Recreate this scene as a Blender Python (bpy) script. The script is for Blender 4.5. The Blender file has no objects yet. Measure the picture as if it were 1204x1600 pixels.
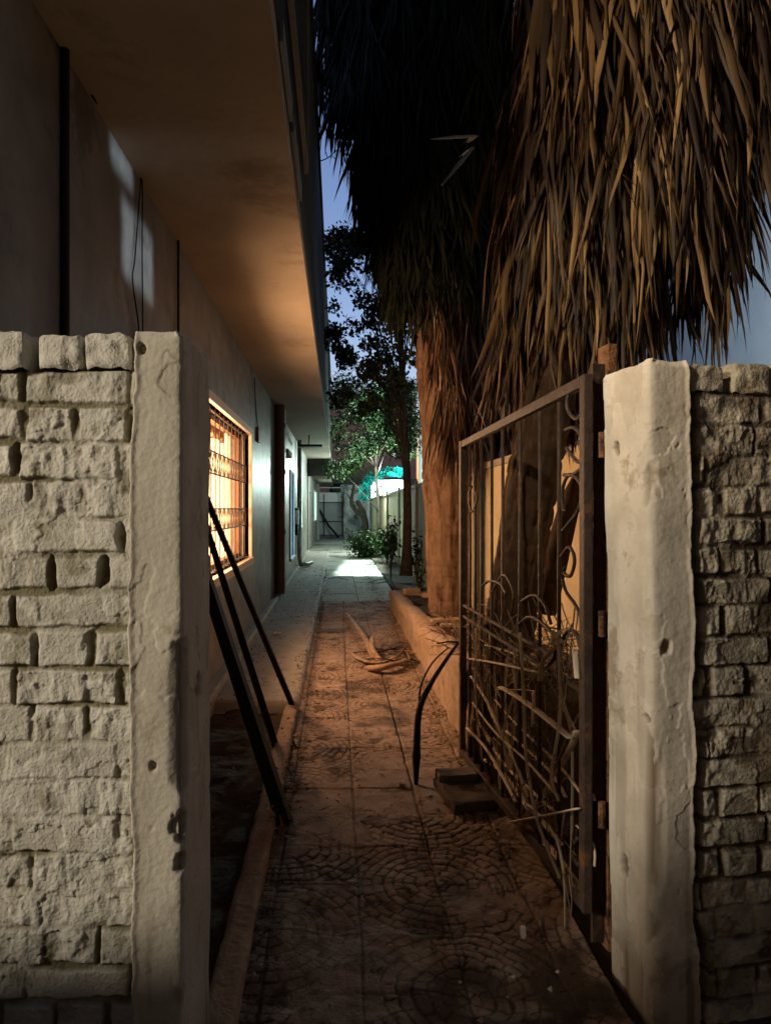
import bpy, math, random
import numpy as np
from mathutils import Vector, Matrix
random.seed(7); rng = np.random.default_rng(7)
scene = bpy.context.scene
COL = scene.collection
R = math.radians

# ------------------------------------------------------------------ camera
H = 1.38; F = 1110.0; CY = 795.0; SK = 0.0676      # eye height, focal length in photo pixels, horizon row, drift of the lane to the left
cd = bpy.data.cameras.new('camera'); cam = bpy.data.objects.new('camera', cd); COL.objects.link(cam)
cd.sensor_fit = 'VERTICAL'; cd.sensor_height = 36; cd.lens = F / 1600 * 36
cd.clip_start = 0.05; cd.clip_end = 500
cam.location = (0, 0, H); cam.rotation_euler = (R(90 - 0.26), 0, 0)
scene.camera = cam
# ------------------------------------------------------------------ dusk sky
w = bpy.data.worlds.new('World'); scene.world = w; w.use_nodes = True
nt = w.node_tree; bg = nt.nodes['Background']
sky = nt.nodes.new('ShaderNodeTexSky'); sky.sky_type = 'NISHITA'; sky.sun_disc = False
sky.sun_elevation = R(-2); sky.sun_rotation = 0; sky.ozone_density = 2.0
nt.links.new(sky.outputs[0], bg.inputs[0]); bg.inputs[1].default_value = 1.9
scene.view_settings.view_transform = 'Standard'; scene.view_settings.look = 'None'
scene.view_settings.exposure = 0; scene.view_settings.gamma = 1

def A(s, t, z=0.0): return Vector((s - SK * t, t, z))               # lane coordinates: across, along, up
def W(px, py, d): return Vector(((px - 602) / F * d, d, H + (CY - py) / F * d))
def lamp(name, kind, loc, energy, color, **kw):
    l = bpy.data.lights.new(name, kind); l.energy = energy; l.color = color
    for k, v in kw.items():
        if k not in ('target',): setattr(l, k, v)
    o = bpy.data.objects.new(name, l); o.location = loc; COL.objects.link(o)
    if 'target' in kw:
        o.rotation_euler = (Vector(kw['target']) - Vector(loc)).to_track_quat('-Z', 'Y').to_euler()
    return o
# street lamp behind the photographer on the left
lamp('street_lamp_light', 'POINT', (-6.5, -2.4, 3.6), 2150, (1.0, 0.86, 0.67), shadow_soft_size=0.55)
# unseen spot added to light the palm skirt and the right pier
lamp('skirt_pier_fill', 'SPOT', (-1.30, 0.90, 3.2), 215, (1.0, 0.74, 0.48), shadow_soft_size=0.05, spot_size=R(86), spot_blend=0.5, target=(0.9, 2.9, 3.1))
# bulb in the lit room
lamp('room_light', 'POINT', A(-1.45, 5.55, 1.50), 430, (1.0, 0.55, 0.28), shadow_soft_size=0.32)
# cold floodlight beyond the right-hand wall
lamp('flood_light', 'POINT', A(1.35, 22.0, 2.5), 950, (0.76, 1.0, 0.90), shadow_soft_size=0.3)
lamp('net_light', 'POINT', (0.45, 31.2, 2.95), 90, (0.76, 1.0, 0.92), shadow_soft_size=0.1)
lamp('neighbour_wall_fill', 'SPOT', A(3.0, 8.0, 3.4), 110, (0.68, 0.85, 1.0), shadow_soft_size=0.2, spot_size=R(110), spot_blend=0.4, target=A(5.6, 9.5, 2.8))  # added spot that brightens the neighbour's pale wall
lamp('path_patch_light', 'AREA', A(0.60, 16.9, 4.4), 130, (0.72, 1.0, 0.93), shape='RECTANGLE', size=1.0, size_y=4.6, spread=R(4), target=A(0.60, 16.9, 0))  # added overhead lamp casting the cold patch on the far path
# two lamps added in mid-air, casting cold patches on the house wall
lamp('wall_patch_light', 'AREA', (0.05, 3.42, 2.58), 0.45, (0.66, 0.85, 1.0), shape='RECTANGLE', size=0.52, size_y=0.33, spread=R(6), target=(-1.16, 3.36, 2.58))
lamp('wall_patch_light', 'AREA', (0.05, 3.14, 2.88), 0.09, (0.66, 0.85, 1.0), shape='RECTANGLE', size=0.31, size_y=0.11, spread=R(6), target=(-1.16, 3.10, 2.88))

# ------------------------------------------------------------------ helpers
class T(dict): pass
MATS = {}
def mat(name, c1, c2=None, scale=8, rough=0.8, bump=0.0, bscale=40, detail=6, spec=0.3, sub=None, c3=None, s3=2.5, t3=0.58, metal=0, stretch=None, dirt=None):
    if name in MATS: return MATS[name]
    m = bpy.data.materials.new(name); m.use_nodes = True; n = m.node_tree.nodes; L = m.node_tree.links
    b = n['Principled BSDF']; b.inputs['Roughness'].default_value = rough
    b.inputs['Specular IOR Level'].default_value = spec; b.inputs['Metallic'].default_value = metal
    tc = n.new('ShaderNodeTexCoord'); vec = tc.outputs['Object']
    if stretch:
        mp = n.new('ShaderNodeMapping'); mp.inputs['Scale'].default_value = stretch; L.new(vec, mp.inputs[0]); vec = mp.outputs[0]
    if c2 is not None:
        nz = n.new('ShaderNodeTexNoise'); nz.inputs['Scale'].default_value = scale; nz.inputs['Detail'].default_value = detail
        nz.inputs['Roughness'].default_value = 0.65; L.new(vec, nz.inputs['Vector'])
        cr = n.new('ShaderNodeValToRGB'); cr.color_ramp.elements[0].position = 0.32; cr.color_ramp.elements[1].position = 0.68
        cr.color_ramp.elements[0].color = (*c1, 1); cr.color_ramp.elements[1].color = (*c2, 1)
        L.new(nz.outputs['Fac'], cr.inputs[0]); out = cr.outputs[0]
        if c3 is not None:
            n3 = n.new('ShaderNodeTexNoise'); n3.inputs['Scale'].default_value = s3; n3.inputs['Detail'].default_value = 8; n3.inputs['Roughness'].default_value = 0.7
            L.new(vec, n3.inputs['Vector'])
            r3 = n.new('ShaderNodeValToRGB'); r3.color_ramp.elements[0].position = t3 - 0.03; r3.color_ramp.elements[1].position = t3 + 0.05
            L.new(n3.outputs['Fac'], r3.inputs[0])
            mx = n.new('ShaderNodeMixRGB'); mx.inputs[2].default_value = (*c3, 1); L.new(r3.outputs[0], mx.inputs[0]); L.new(out, mx.inputs[1]); out = mx.outputs[0]
        if dirt is not None:
            at = n.new('ShaderNodeAttribute'); at.attribute_name = 'dirt'
            md = n.new('ShaderNodeMixRGB'); md.inputs[2].default_value = (*dirt, 1); L.new(at.outputs['Fac'], md.inputs[0]); L.new(out, md.inputs[1]); out = md.outputs[0]
        L.new(out, b.inputs['Base Color'])
    else: b.inputs['Base Color'].default_value = (*c1, 1)
    if bump:
        n2 = n.new('ShaderNodeTexNoise'); n2.inputs['Scale'].default_value = bscale; n2.inputs['Detail'].default_value = 8; L.new(vec, n2.inputs['Vector'])
        bp = n.new('ShaderNodeBump'); bp.inputs['Strength'].default_value = bump; bp.inputs['Distance'].default_value = 0.01
        L.new(n2.outputs['Fac'], bp.inputs['Height']); L.new(bp.outputs[0], b.inputs['Normal'])
    MATS[name] = m; return m
def emis(name, c, s):
    m = bpy.data.materials.new(name); m.use_nodes = True; b = m.node_tree.nodes['Principled BSDF']
    b.inputs['Base Color'].default_value = (*c, 1); b.inputs['Emission Color'].default_value = (*c, 1); b.inputs['Emission Strength'].default_value = s
    return m
M_brick = mat('limewashed_brick', (0.42, 0.405, 0.35), (0.60, 0.585, 0.52), 14, 0.9, 0.5, 140, c3=(0.33, 0.30, 0.23), s3=11, t3=0.62, dirt=(0.17, 0.15, 0.09))
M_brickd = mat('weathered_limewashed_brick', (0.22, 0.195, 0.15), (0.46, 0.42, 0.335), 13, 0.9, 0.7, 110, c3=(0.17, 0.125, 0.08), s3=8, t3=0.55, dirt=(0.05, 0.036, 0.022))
M_plaster = mat('old_white_plaster', (0.44, 0.41, 0.34), (0.56, 0.525, 0.44), 5, 0.85, 0.3, 70, c3=(0.36, 0.31, 0.23), s3=7, t3=0.62, dirt=(0.17, 0.12, 0.07))
M_plasterd = mat('worn_cream_plaster', (0.46, 0.42, 0.34), (0.68, 0.63, 0.54), 5, 0.85, 0.3, 50, c3=(0.38, 0.32, 0.24), s3=5, t3=0.6, dirt=(0.15, 0.11, 0.075))
M_core = mat('wall_core', (0.12, 0.09, 0.06), (0.2, 0.15, 0.1), 10, 0.95)
M_house = mat('house_wall_paint', (0.13, 0.12, 0.11), (0.26, 0.24, 0.215), 3.5, 0.45, 0.5, 9, detail=9, c3=(0.10, 0.08, 0.065), s3=1.7, t3=0.565, spec=0.4)
M_soffit = mat('soffit_paint', (0.30, 0.25, 0.195), (0.42, 0.36, 0.28), 1.0, 0.85, 0.3, 9, detail=9, c3=(0.24, 0.19, 0.14), s3=.9, t3=.6)
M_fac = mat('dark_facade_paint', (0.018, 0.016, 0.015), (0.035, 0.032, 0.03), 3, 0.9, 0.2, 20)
M_frame = mat('window_frame_paint', (0.55, 0.42, 0.30), (0.62, 0.50, 0.38), 8, 0.5)
M_iron = mat('dark_iron', (0.035, 0.025, 0.02), (0.08, 0.05, 0.035), 30, 0.6, 0.3, 150, metal=0.3)
M_gate = mat('brown_gate_paint', (0.028, 0.019, 0.015), (0.062, 0.042, 0.034), 20, 0.5, 0.4, 90, c3=(0.14, 0.06, 0.025), s3=10, t3=0.6)
M_rust = mat('rusty_steel', (0.12, 0.05, 0.02), (0.26, 0.13, 0.06), 25, 0.8, 0.7, 120, c3=(0.04, 0.02, 0.012), s3=14, t3=0.55)
M_room = mat('cream_room_wall', (0.84, 0.83, 0.78), (0.88, 0.86, 0.8), 3, 0.9)
M_tile = mat('worn_cement_tile', (0.21, 0.145, 0.105), (0.36, 0.265, 0.205), 9, 0.85, 0.5, 90, c3=(0.09, 0.055, 0.036), s3=5, t3=0.57, dirt=(0.035, 0.02, 0.012))
M_conc = mat('grey_concrete', (0.22, 0.19, 0.16), (0.32, 0.28, 0.24), 4, 0.8, 0.3, 50, c3=(0.12, 0.1, 0.075), s3=3, t3=0.6)
M_soil = mat('dark_soil', (0.03, 0.021, 0.014), (0.07, 0.05, 0.032), 12, 0.95, 0.8, 40)
M_bed = mat('dusty_bed_plaster', (0.23, 0.15, 0.10), (0.36, 0.26, 0.18), 9, 0.9, 0.9, 35, c3=(0.12, 0.075, 0.045), s3=5, t3=0.6)
M_trunk = mat('palm_trunk_bark', (0.085, 0.048, 0.030), (0.21, 0.135, 0.085), 16, 0.9, 1.0, 30, detail=9, stretch=(1, 1, 0.22), c3=(0.07, 0.03, 0.018), s3=6, t3=0.56)
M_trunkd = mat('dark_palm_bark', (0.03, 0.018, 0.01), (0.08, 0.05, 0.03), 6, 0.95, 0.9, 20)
M_dead = mat('dry_palm_leaf', (0.16, 0.095, 0.04), (0.38, 0.25, 0.12), 4, 0.65, 0.2, 30, detail=3)
M_deadr = mat('old_brown_palm_leaf', (0.10, 0.05, 0.028), (0.26, 0.15, 0.085), 5, 0.7, 0.2, 30, detail=3)
def leafmat(name, stops, rough=.65):
    m = bpy.data.materials.new(name); m.use_nodes = True; n = m.node_tree.nodes; L = m.node_tree.links; b = n['Principled BSDF']
    g = n.new('ShaderNodeNewGeometry'); cr = n.new('ShaderNodeValToRGB'); L.new(g.outputs['Random Per Island'], cr.inputs[0])
    el = cr.color_ramp.elements; el[0].position = stops[0][0]; el[0].color = (*stops[0][1], 1); el[1].position = stops[-1][0]; el[1].color = (*stops[-1][1], 1)
    for p, c in stops[1:-1]: e = el.new(p); e.color = (*c, 1)
    nz = n.new('ShaderNodeTexNoise'); nz.inputs['Scale'].default_value = 9; mx = n.new('ShaderNodeMixRGB'); mx.blend_type = 'MULTIPLY'; mx.inputs[0].default_value = .8
    r2 = n.new('ShaderNodeValToRGB'); r2.color_ramp.elements[0].position = .35; r2.color_ramp.elements[0].color = (.35, .3, .25, 1); r2.color_ramp.elements[1].position = .6
    L.new(nz.outputs['Fac'], r2.inputs[0]); L.new(cr.outputs[0], mx.inputs[1]); L.new(r2.outputs[0], mx.inputs[2]); L.new(mx.outputs[0], b.inputs['Base Color'])
    b.inputs['Roughness'].default_value = rough; b.inputs['Specular IOR Level'].default_value = .3; return m
M_dead = leafmat('dry_palm_leaf_mix', [(0, (.025, .015, .008)), (.45, (.05, .03, .014)), (.6, (.075, .043, .016)), (.82, (.165, .10, .038)), (1, (.31, .195, .085))])
M_deadr = leafmat('brown_palm_leaf_mix', [(0, (.03, .014, .008)), (.5, (.08, .04, .022)), (.75, (.20, .12, .07)), (1, (.42, .33, .26))])
M_palmg = mat('dark_green_palm_leaf', (0.010, 0.014, 0.008), (0.022, 0.028, 0.014), 4, 0.6)
M_leaf = mat('green_leaf', (0.018, 0.042, 0.010), (0.05, 0.095, 0.024), 3, 0.6, spec=0.15)
M_leafd = mat('dark_green_leaf', (0.018, 0.032, 0.012), (0.04, 0.055, 0.02), 3, 0.6, spec=0.15)
M_bark = mat('tree_bark', (0.04, 0.03, 0.022), (0.10, 0.08, 0.06), 12, 0.95, 0.8, 40)
M_stick = mat('dry_stick', (0.42, 0.33, 0.22), (0.62, 0.52, 0.38), 8, 0.8, 0.3, 60)
M_frond = mat('dry_frond_stalk', (0.16, 0.09, 0.05), (0.40, 0.27, 0.16), 18, 0.8, 0.8, 60, detail=9, stretch=(1, .3, 1))
M_pole = mat('blackened_wood', (0.012, 0.009, 0.007), (0.03, 0.02, 0.015), 10, 0.8, 0.5, 40)
M_white = mat('white_paint', (0.62, 0.62, 0.58), (0.72, 0.72, 0.68), 3, 0.7)
M_cream = mat('cream_boundary_paint', (0.42, 0.35, 0.22), (0.52, 0.43, 0.28), 2.5, 0.85, 0.3, 20, c3=(0.25, 0.2, 0.13), s3=2, t3=0.63)
M_neigh = mat('pale_blue_house_paint', (0.62, 0.68, 0.72), (0.72, 0.78, 0.82), 1.5, 0.85, 0.1, 10)
M_redb = mat('distant_red_brick', (0.48, 0.24, 0.18), (0.68, 0.42, 0.34), 5, 0.9, 0.3, 15)
M_mott = mat('mottled_whitewash', (0.34, 0.36, 0.32), (0.55, 0.57, 0.52), 3, 0.9, 0.4, 15, c3=(0.16, 0.17, 0.13), s3=2.5, t3=0.55)
M_steel = mat('grey_sheet_steel', (0.28, 0.30, 0.28), (0.36, 0.38, 0.36), 2, 0.6)
M_net = mat('teal_shade_net', (0.02, 0.42, 0.36), (0.03, 0.55, 0.46), 6, 0.7)
M_black = mat('black_rubber', (0.012, 0.012, 0.012), None, rough=0.6)
M_pipe = mat('brown_drainpipe', (0.09, 0.055, 0.035), (0.15, 0.095, 0.06), 6, 0.5)
M_pipeg = mat('grey_drainpipe', (0.22, 0.23, 0.21), (0.30, 0.31, 0.28), 6, 0.5)

nn_ = M_net.node_tree.nodes; tl = nn_.new('ShaderNodeBsdfTranslucent'); tl.inputs[0].default_value = (0.02, 0.6, 0.5, 1); ms = nn_.new('ShaderNodeMixShader'); ms.inputs[0].default_value = .6
M_net.node_tree.links.new(nn_['Principled BSDF'].outputs[0], ms.inputs[1]); M_net.node_tree.links.new(tl.outputs[0], ms.inputs[2]); M_net.node_tree.links.new(ms.outputs[0], nn_['Material Output'].inputs[0])
def meshobj(name, v, f, m, parent=None, smooth=False):
    me = bpy.data.meshes.new(name)
    if isinstance(f, np.ndarray):
        v = np.asarray(v, dtype=np.float32); nf, k = f.shape
        me.vertices.add(len(v)); me.vertices.foreach_set('co', v.ravel())
        me.loops.add(nf * k); me.loops.foreach_set('vertex_index', f.ravel().astype(np.int32))
        me.polygons.add(nf); me.polygons.foreach_set('loop_start', np.arange(0, nf * k, k, dtype=np.int32))
        me.update(calc_edges=True); me.validate()
    else: me.from_pydata([tuple(p) for p in v], [], f); me.update()
    me.materials.append(m)
    if smooth: me.polygons.foreach_set('use_smooth', [True] * len(me.polygons))
    o = bpy.data.objects.new(name, me); COL.objects.link(o)
    if parent is not None:
        o.parent = parent; o.matrix_parent_inverse = Matrix.Translation(-parent.location)
    return o
def setdirt(o, d):
    a = o.data.attributes.new('dirt', 'FLOAT', 'POINT'); a.data.foreach_set('value', np.clip(d, 0, 1).astype(np.float32).ravel())
def thing(name, label, cat, loc=(0, 0, 0), group=None):
    o = bpy.data.objects.new(name, None); COL.objects.link(o); o.location = loc; o.empty_display_size = 0.1
    o['label'] = label; o['category'] = cat
    if group: o['group'] = group
    return o
def tag(o, label=None, cat=None, group=None, kind=None):
    if label: o['label'] = label
    if cat: o['category'] = cat
    if group: o['group'] = group
    if kind: o['kind'] = kind
    return o
def rough_box0(b, c, sz): b.wbox(c, sz, 0.02); return b
class MB:
    def __init__(s): s.v = []; s.f = []
    def add(s, v, f):
        o = len(s.v); s.v += [Vector(p) for p in v]; s.f += [tuple(i + o for i in q) for q in f]
    def hexa(s, p):     # 8 points: bottom 4, top 4
        s.add(p, [(3, 2, 1, 0), (4, 5, 6, 7), (0, 1, 5, 4), (1, 2, 6, 5), (2, 3, 7, 6), (3, 0, 4, 7)])
    def abox(s, s0, s1, t0, t1, z0, z1):   # a box in lane coordinates
        s.hexa([A(s0, t0, z0), A(s1, t0, z0), A(s1, t1, z0), A(s0, t1, z0), A(s0, t0, z1), A(s1, t0, z1), A(s1, t1, z1), A(s0, t1, z1)])
    def wbox(s, c, sz, rz=0, jit=0):
        c = Vector(c); pts = []
        for dz in (-1, 1):
            for dx, dy in ((-1, -1), (1, -1), (1, 1), (-1, 1)):
                p = Vector((dx * sz[0] / 2, dy * sz[1] / 2, dz * sz[2] / 2)); p.rotate(Matrix.Rotation(rz, 3, 'Z'))
                pts.append(c + p + Vector([random.uniform(-jit, jit) for _ in range(3)]))
        s.hexa(pts)
    def tube(s, pts, r, n=8, r1=None, flat=1.0):
        pts = [Vector(p) for p in pts]; k = len(pts); o = len(s.v); r1 = r if r1 is None else r1
        up = Vector((0, 0, 1)); prev = None
        for i, p in enumerate(pts):
            d = (pts[min(i + 1, k - 1)] - pts[max(i - 1, 0)]).normalized()
            a = prev if prev is not None else (up.cross(d) if abs(d.z) < 0.95 else Vector((1, 0, 0)))
            a = (a - d * a.dot(d)).normalized(); prev = a; b = d.cross(a)
            rr = r[i] if isinstance(r, (list, tuple)) else r + (r1 - r) * i / max(1, k - 1)
            for j in range(n):
                th = 2 * math.pi * j / n; s.v.append(p + a * math.cos(th) * rr + b * math.sin(th) * rr * flat)
        for i in range(k - 1):
            for j in range(n):
                s.f.append((o + i * n + j, o + i * n + (j + 1) % n, o + (i + 1) * n + (j + 1) % n, o + (i + 1) * n + j))
        s.f.append(tuple(o + j for j in range(n))[::-1]); s.f.append(tuple(o + (k - 1) * n + j for j in range(n)))
    def build(s, name, m, parent=None, smooth=False, bevel=0):
        o = meshobj(name, s.v, s.f, m, parent, smooth)
        if bevel:
            md = o.modifiers.new('bevel', 'BEVEL'); md.width = bevel; md.segments = 2; md.limit_method = 'ANGLE'
        return o
def bez(p0, p1, p2, p3, n=10):
    return [((1-t)**3) * Vector(p0) + 3*(1-t)**2*t * Vector(p1) + 3*(1-t)*t*t * Vector(p2) + t**3 * Vector(p3) for t in [i / n for i in range(n + 1)]]
def smoothline(pts, n=6):      # Catmull-Rom
    pts = [Vector(p) for p in pts]; P = [pts[0]] + pts + [pts[-1]]; out = []
    for i in range(1, len(P) - 2):
        for k in range(n):
            t = k / n; a, b, c, d = P[i-1], P[i], P[i+1], P[i+2]
            out.append(0.5 * ((2*b) + (c - a)*t + (2*a - 5*b + 4*c - d)*t*t + (3*b - a - 3*c + d)*t**3))
    out.append(pts[-1]); return out
# value noise
_tab = rng.random((256, 256))
def vn(x, y):
    xi = np.floor(x).astype(int); yi = np.floor(y).astype(int); fx = x - xi; fy = y - yi
    fx = fx*fx*(3-2*fx); fy = fy*fy*(3-2*fy); g = lambda a, b: _tab[a % 256, b % 256]
    return (g(xi, yi)*(1-fx)+g(xi+1, yi)*fx)*(1-fy)+(g(xi, yi+1)*(1-fx)+g(xi+1, yi+1)*fx)*fy
def fbm(x, y, o=4):
    s = 0; a = 0.5
    for k in range(o): s = s + a * (vn(x * 2**k + 17.3*k, y * 2**k + 5.1*k) - 0.5); a *= 0.5
    return s
def sst(a, b, x): t = np.clip((x - a) / (b - a), 0, 1); return t*t*(3-2*t)
def hsh(i, j, k=0): return _tab[(i * 37 + k * 91) % 256, (j * 53 + k * 29) % 256]
def gridfaces(nu, nv):
    i = np.arange(nu - 1)[:, None]; j = np.arange(nv - 1)[None, :]
    a = i * nv + j; return np.stack([a, a + nv, a + nv + 1, a + 1], -1).reshape(-1, 4)

# ------------------------------------------------------------------ ground
st = lambda o: tag(o, kind='structure')
b = MB(); b.add([(-150, -60, -0.06), (150, -60, -0.06), (150, 400, -0.06), (-150, 400, -0.06)], [(0, 1, 2, 3)])
st(b.build('ground', M_soil))
# the near tiled path, real relief
def path_height(S, Tt):
    h = 0.018 * fbm(S * 1.3 + 3, Tt * 1.3, 3) + 0.010 * fbm(S * 9, Tt * 9, 4)
    wob = 0.010 * fbm(S * 7 + 9, Tt * 7, 3); Sx = S + wob; Ty = Tt + 0.010 * fbm(S * 6, Tt * 6 + 50, 3)
    # tile joints every 0.295
    g = 0.295; u = (Sx + 0.22) / g; v = (Ty + 0.05) / g
    v0 = v
    du = np.abs(u - np.round(u)) * g; dv = np.abs(v - np.round(v)) * g
    h += (hsh(np.floor(u).astype(int), np.floor(v).astype(int), 3) - .5) * 0.009
    h -= 0.010 * (1 - sst(0.001, 0.007, np.minimum(du, dv * 1.6 + .002)))
    # fan rings round every other tile corner, cut in setts
    ci = np.round(u / 2) * 2; parity = np.round(u / 2).astype(int) % 2
    cj = np.round((v - parity) / 2) * 2 + parity
    rx = (u - ci) * g + .035 * fbm(S * 11 + 3, Tt * 11, 4); ry = (v - cj) * g + .035 * fbm(S * 11, Tt * 11 + 33, 4); r = np.hypot(rx, ry); th = np.arctan2(ry, rx)
    rw = 0.040; q = r / rw + 0.55 * fbm(S * 10, Tt * 10 + 9, 3); ring = np.floor(q); dr = np.minimum(q - ring, ring + 1 - q) * rw
    n = np.maximum(4, np.round(2 * np.pi * (ring + 0.5) * rw / 0.062)); ph = hsh(ring.astype(int) + 7 * ci.astype(int), cj.astype(int) * 3 + 100, 5)
    a = (th / (2 * np.pi) + 0.5) * n + ph; da = np.minimum(a - np.floor(a), np.floor(a) + 1 - a) * 2 * np.pi * r / n
    jl = np.minimum(dr, da * 1.2) + 0.005 * fbm(S * 30, Tt * 30, 3)
    wear = sst(-0.10, 0.16, fbm(S * 2.2 + 40, Tt * 2.2, 3) + 0.06)
    jl = jl + 0.005 * sst(0.05, 0.16, fbm(S * 4 + 12, Tt * 4 + 5, 3))
    gm = 1 - sst(0.001, 0.0055, jl); h -= (0.002 + 0.005 * wear) * gm
    h += 0.005 * (hsh(ring.astype(int) * 5 + ci.astype(int), np.floor(a).astype(int) + cj.astype(int), 9) - .5) * wear
    # crazed cracks
    c = np.abs(fbm(S * 5 + 70, Tt * 5, 4)); cm = (1 - sst(0.0, 0.010, c)) * sst(0, 0.1, fbm(S * 1.5, Tt * 1.5 + 30, 2) + 0.04); h -= 0.007 * cm
    # rough broken ground near the gateway
    nr = 1 - sst(2.3, 3.1, Tt + 0.6 * fbm(S * 2, Tt * 2, 3))
    h = h * (1 - 0.6 * nr) + nr * (0.06 * fbm(S * 5 + 11, Tt * 5, 5) - 0.01)
    jm_ = (1 - sst(0.001, 0.006, du)) * .8 + (1 - sst(0.001, 0.005, dv)) * .45 * vn(S * 9, Tt * 5)
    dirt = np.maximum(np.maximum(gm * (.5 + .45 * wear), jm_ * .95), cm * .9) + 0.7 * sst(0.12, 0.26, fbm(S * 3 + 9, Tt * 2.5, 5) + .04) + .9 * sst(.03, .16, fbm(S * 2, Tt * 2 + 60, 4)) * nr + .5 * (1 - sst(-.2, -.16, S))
    return h + 0.004, dirt
s_ = np.arange(-0.30, 0.80, 0.006); t_ = np.concatenate([np.arange(0.9, 6.5, 0.006), np.arange(6.5, 10.6, 0.010)])
S, Tt = np.meshgrid(s_, t_, indexing='ij'); Hh, Dd = path_height(S, Tt)
V = np.stack([S - SK * Tt, Tt, Hh], -1).reshape(-1, 3)
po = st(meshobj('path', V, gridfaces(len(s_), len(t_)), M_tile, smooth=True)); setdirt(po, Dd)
# far path: large slabs with real joints
b = MB()
for i in range(-1, 2):
    for j in range(32):
        t0 = 10.6 + j * 0.9 + random.uniform(-.01, .01); s0 = -0.30 + i * 0.62
        z = 0.0 + random.uniform(-0.006, 0.006)
        b.abox(s0, s0 + 0.61, t0, t0 + 0.885, -0.05, z)
o = st(b.build('far_path', mat('pale_slab', (0.20, 0.19, 0.165), (0.34, 0.32, 0.28), 1.2, 0.85, 0.4, 25, c3=(0.1, 0.09, 0.07), s3=0.9, t3=0.57)))
# concrete apron beside the house, kerb strip, plinth
s_ = np.arange(-0.945, -0.235, 0.02); t_ = np.arange(4.86, 22, 0.03)
S, Tt = np.meshgrid(s_, t_, indexing='ij')
edge = sst(-0.29, -0.24, S + 0.03 * fbm(S * 3, Tt * 3, 3)) + (1 - sst(4.87, 4.93, Tt + 0.08 * fbm(S * 9, Tt * 2, 2)))
Z = 0.045 + 0.012 * fbm(S * 3, Tt * 3, 4) - 0.07 * np.clip(edge, 0, 1)
st(meshobj('apron', np.stack([S - SK * Tt, Tt, Z], -1).reshape(-1, 3), gridfaces(len(s_), len(t_)), M_conc, smooth=True))
# rough verge of soil between near kerb and house
s_ = np.arange(-1.0, -0.27, 0.02); t_ = np.arange(1.0, 4.95, 0.02); S, Tt = np.meshgrid(s_, t_, indexing='ij')
st(meshobj('verge', np.stack([S - SK * Tt, Tt, -0.02 + 0.07 * fbm(S * 6, Tt * 6, 4)], -1).reshape(-1, 3), gridfaces(len(s_), len(t_)), M_soil, smooth=True))
def rough_strip(name, s0, s1, t0, t1, z1, m, step=0.015, amp=0.012, par=None, z0=-0.05, zfun=None):
    # a box-like strip with rounded broken edges: profile swept along the lane
    prof = [(s0, z0), (s0, z1 - .012), (s0 + .012, z1), (s0 + (s1 - s0) * .3, z1), (s0 + (s1 - s0) * .7, z1), (s1 - .012, z1), (s1, z1 - .012), (s1, z1 * .5), (s1, z0)]
    ts = np.arange(t0, t1, step); v = []
    for t in ts:
        for k, (a, z) in enumerate(prof):
            nn = fbm(np.array([k * .7 + s0 * 9]), np.array([t * 8]), 3)[0]; n2 = fbm(np.array([k * .7 + 50]), np.array([t * 8 + 9]), 3)[0]
            zz = z if zfun is None or z <= 0 else z * zfun(t)
            v.append(A(a + nn * amp * 2, t, zz + n2 * amp * 2))
    n = len(prof); f = [(i*n+k, i*n+k+1, (i+1)*n+k+1, (i+1)*n+k) for i in range(len(ts)-1) for k in range(n-1)]
    f += [tuple(range(n)), tuple((len(ts)-1)*n + k for k in range(n))[::-1]]
    return meshobj(name, v, f, m, par, True)
st(rough_strip('kerb', -0.36, -0.27, 1.1, 4.84, 0.045, M_bed, amp=0.010))

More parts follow.
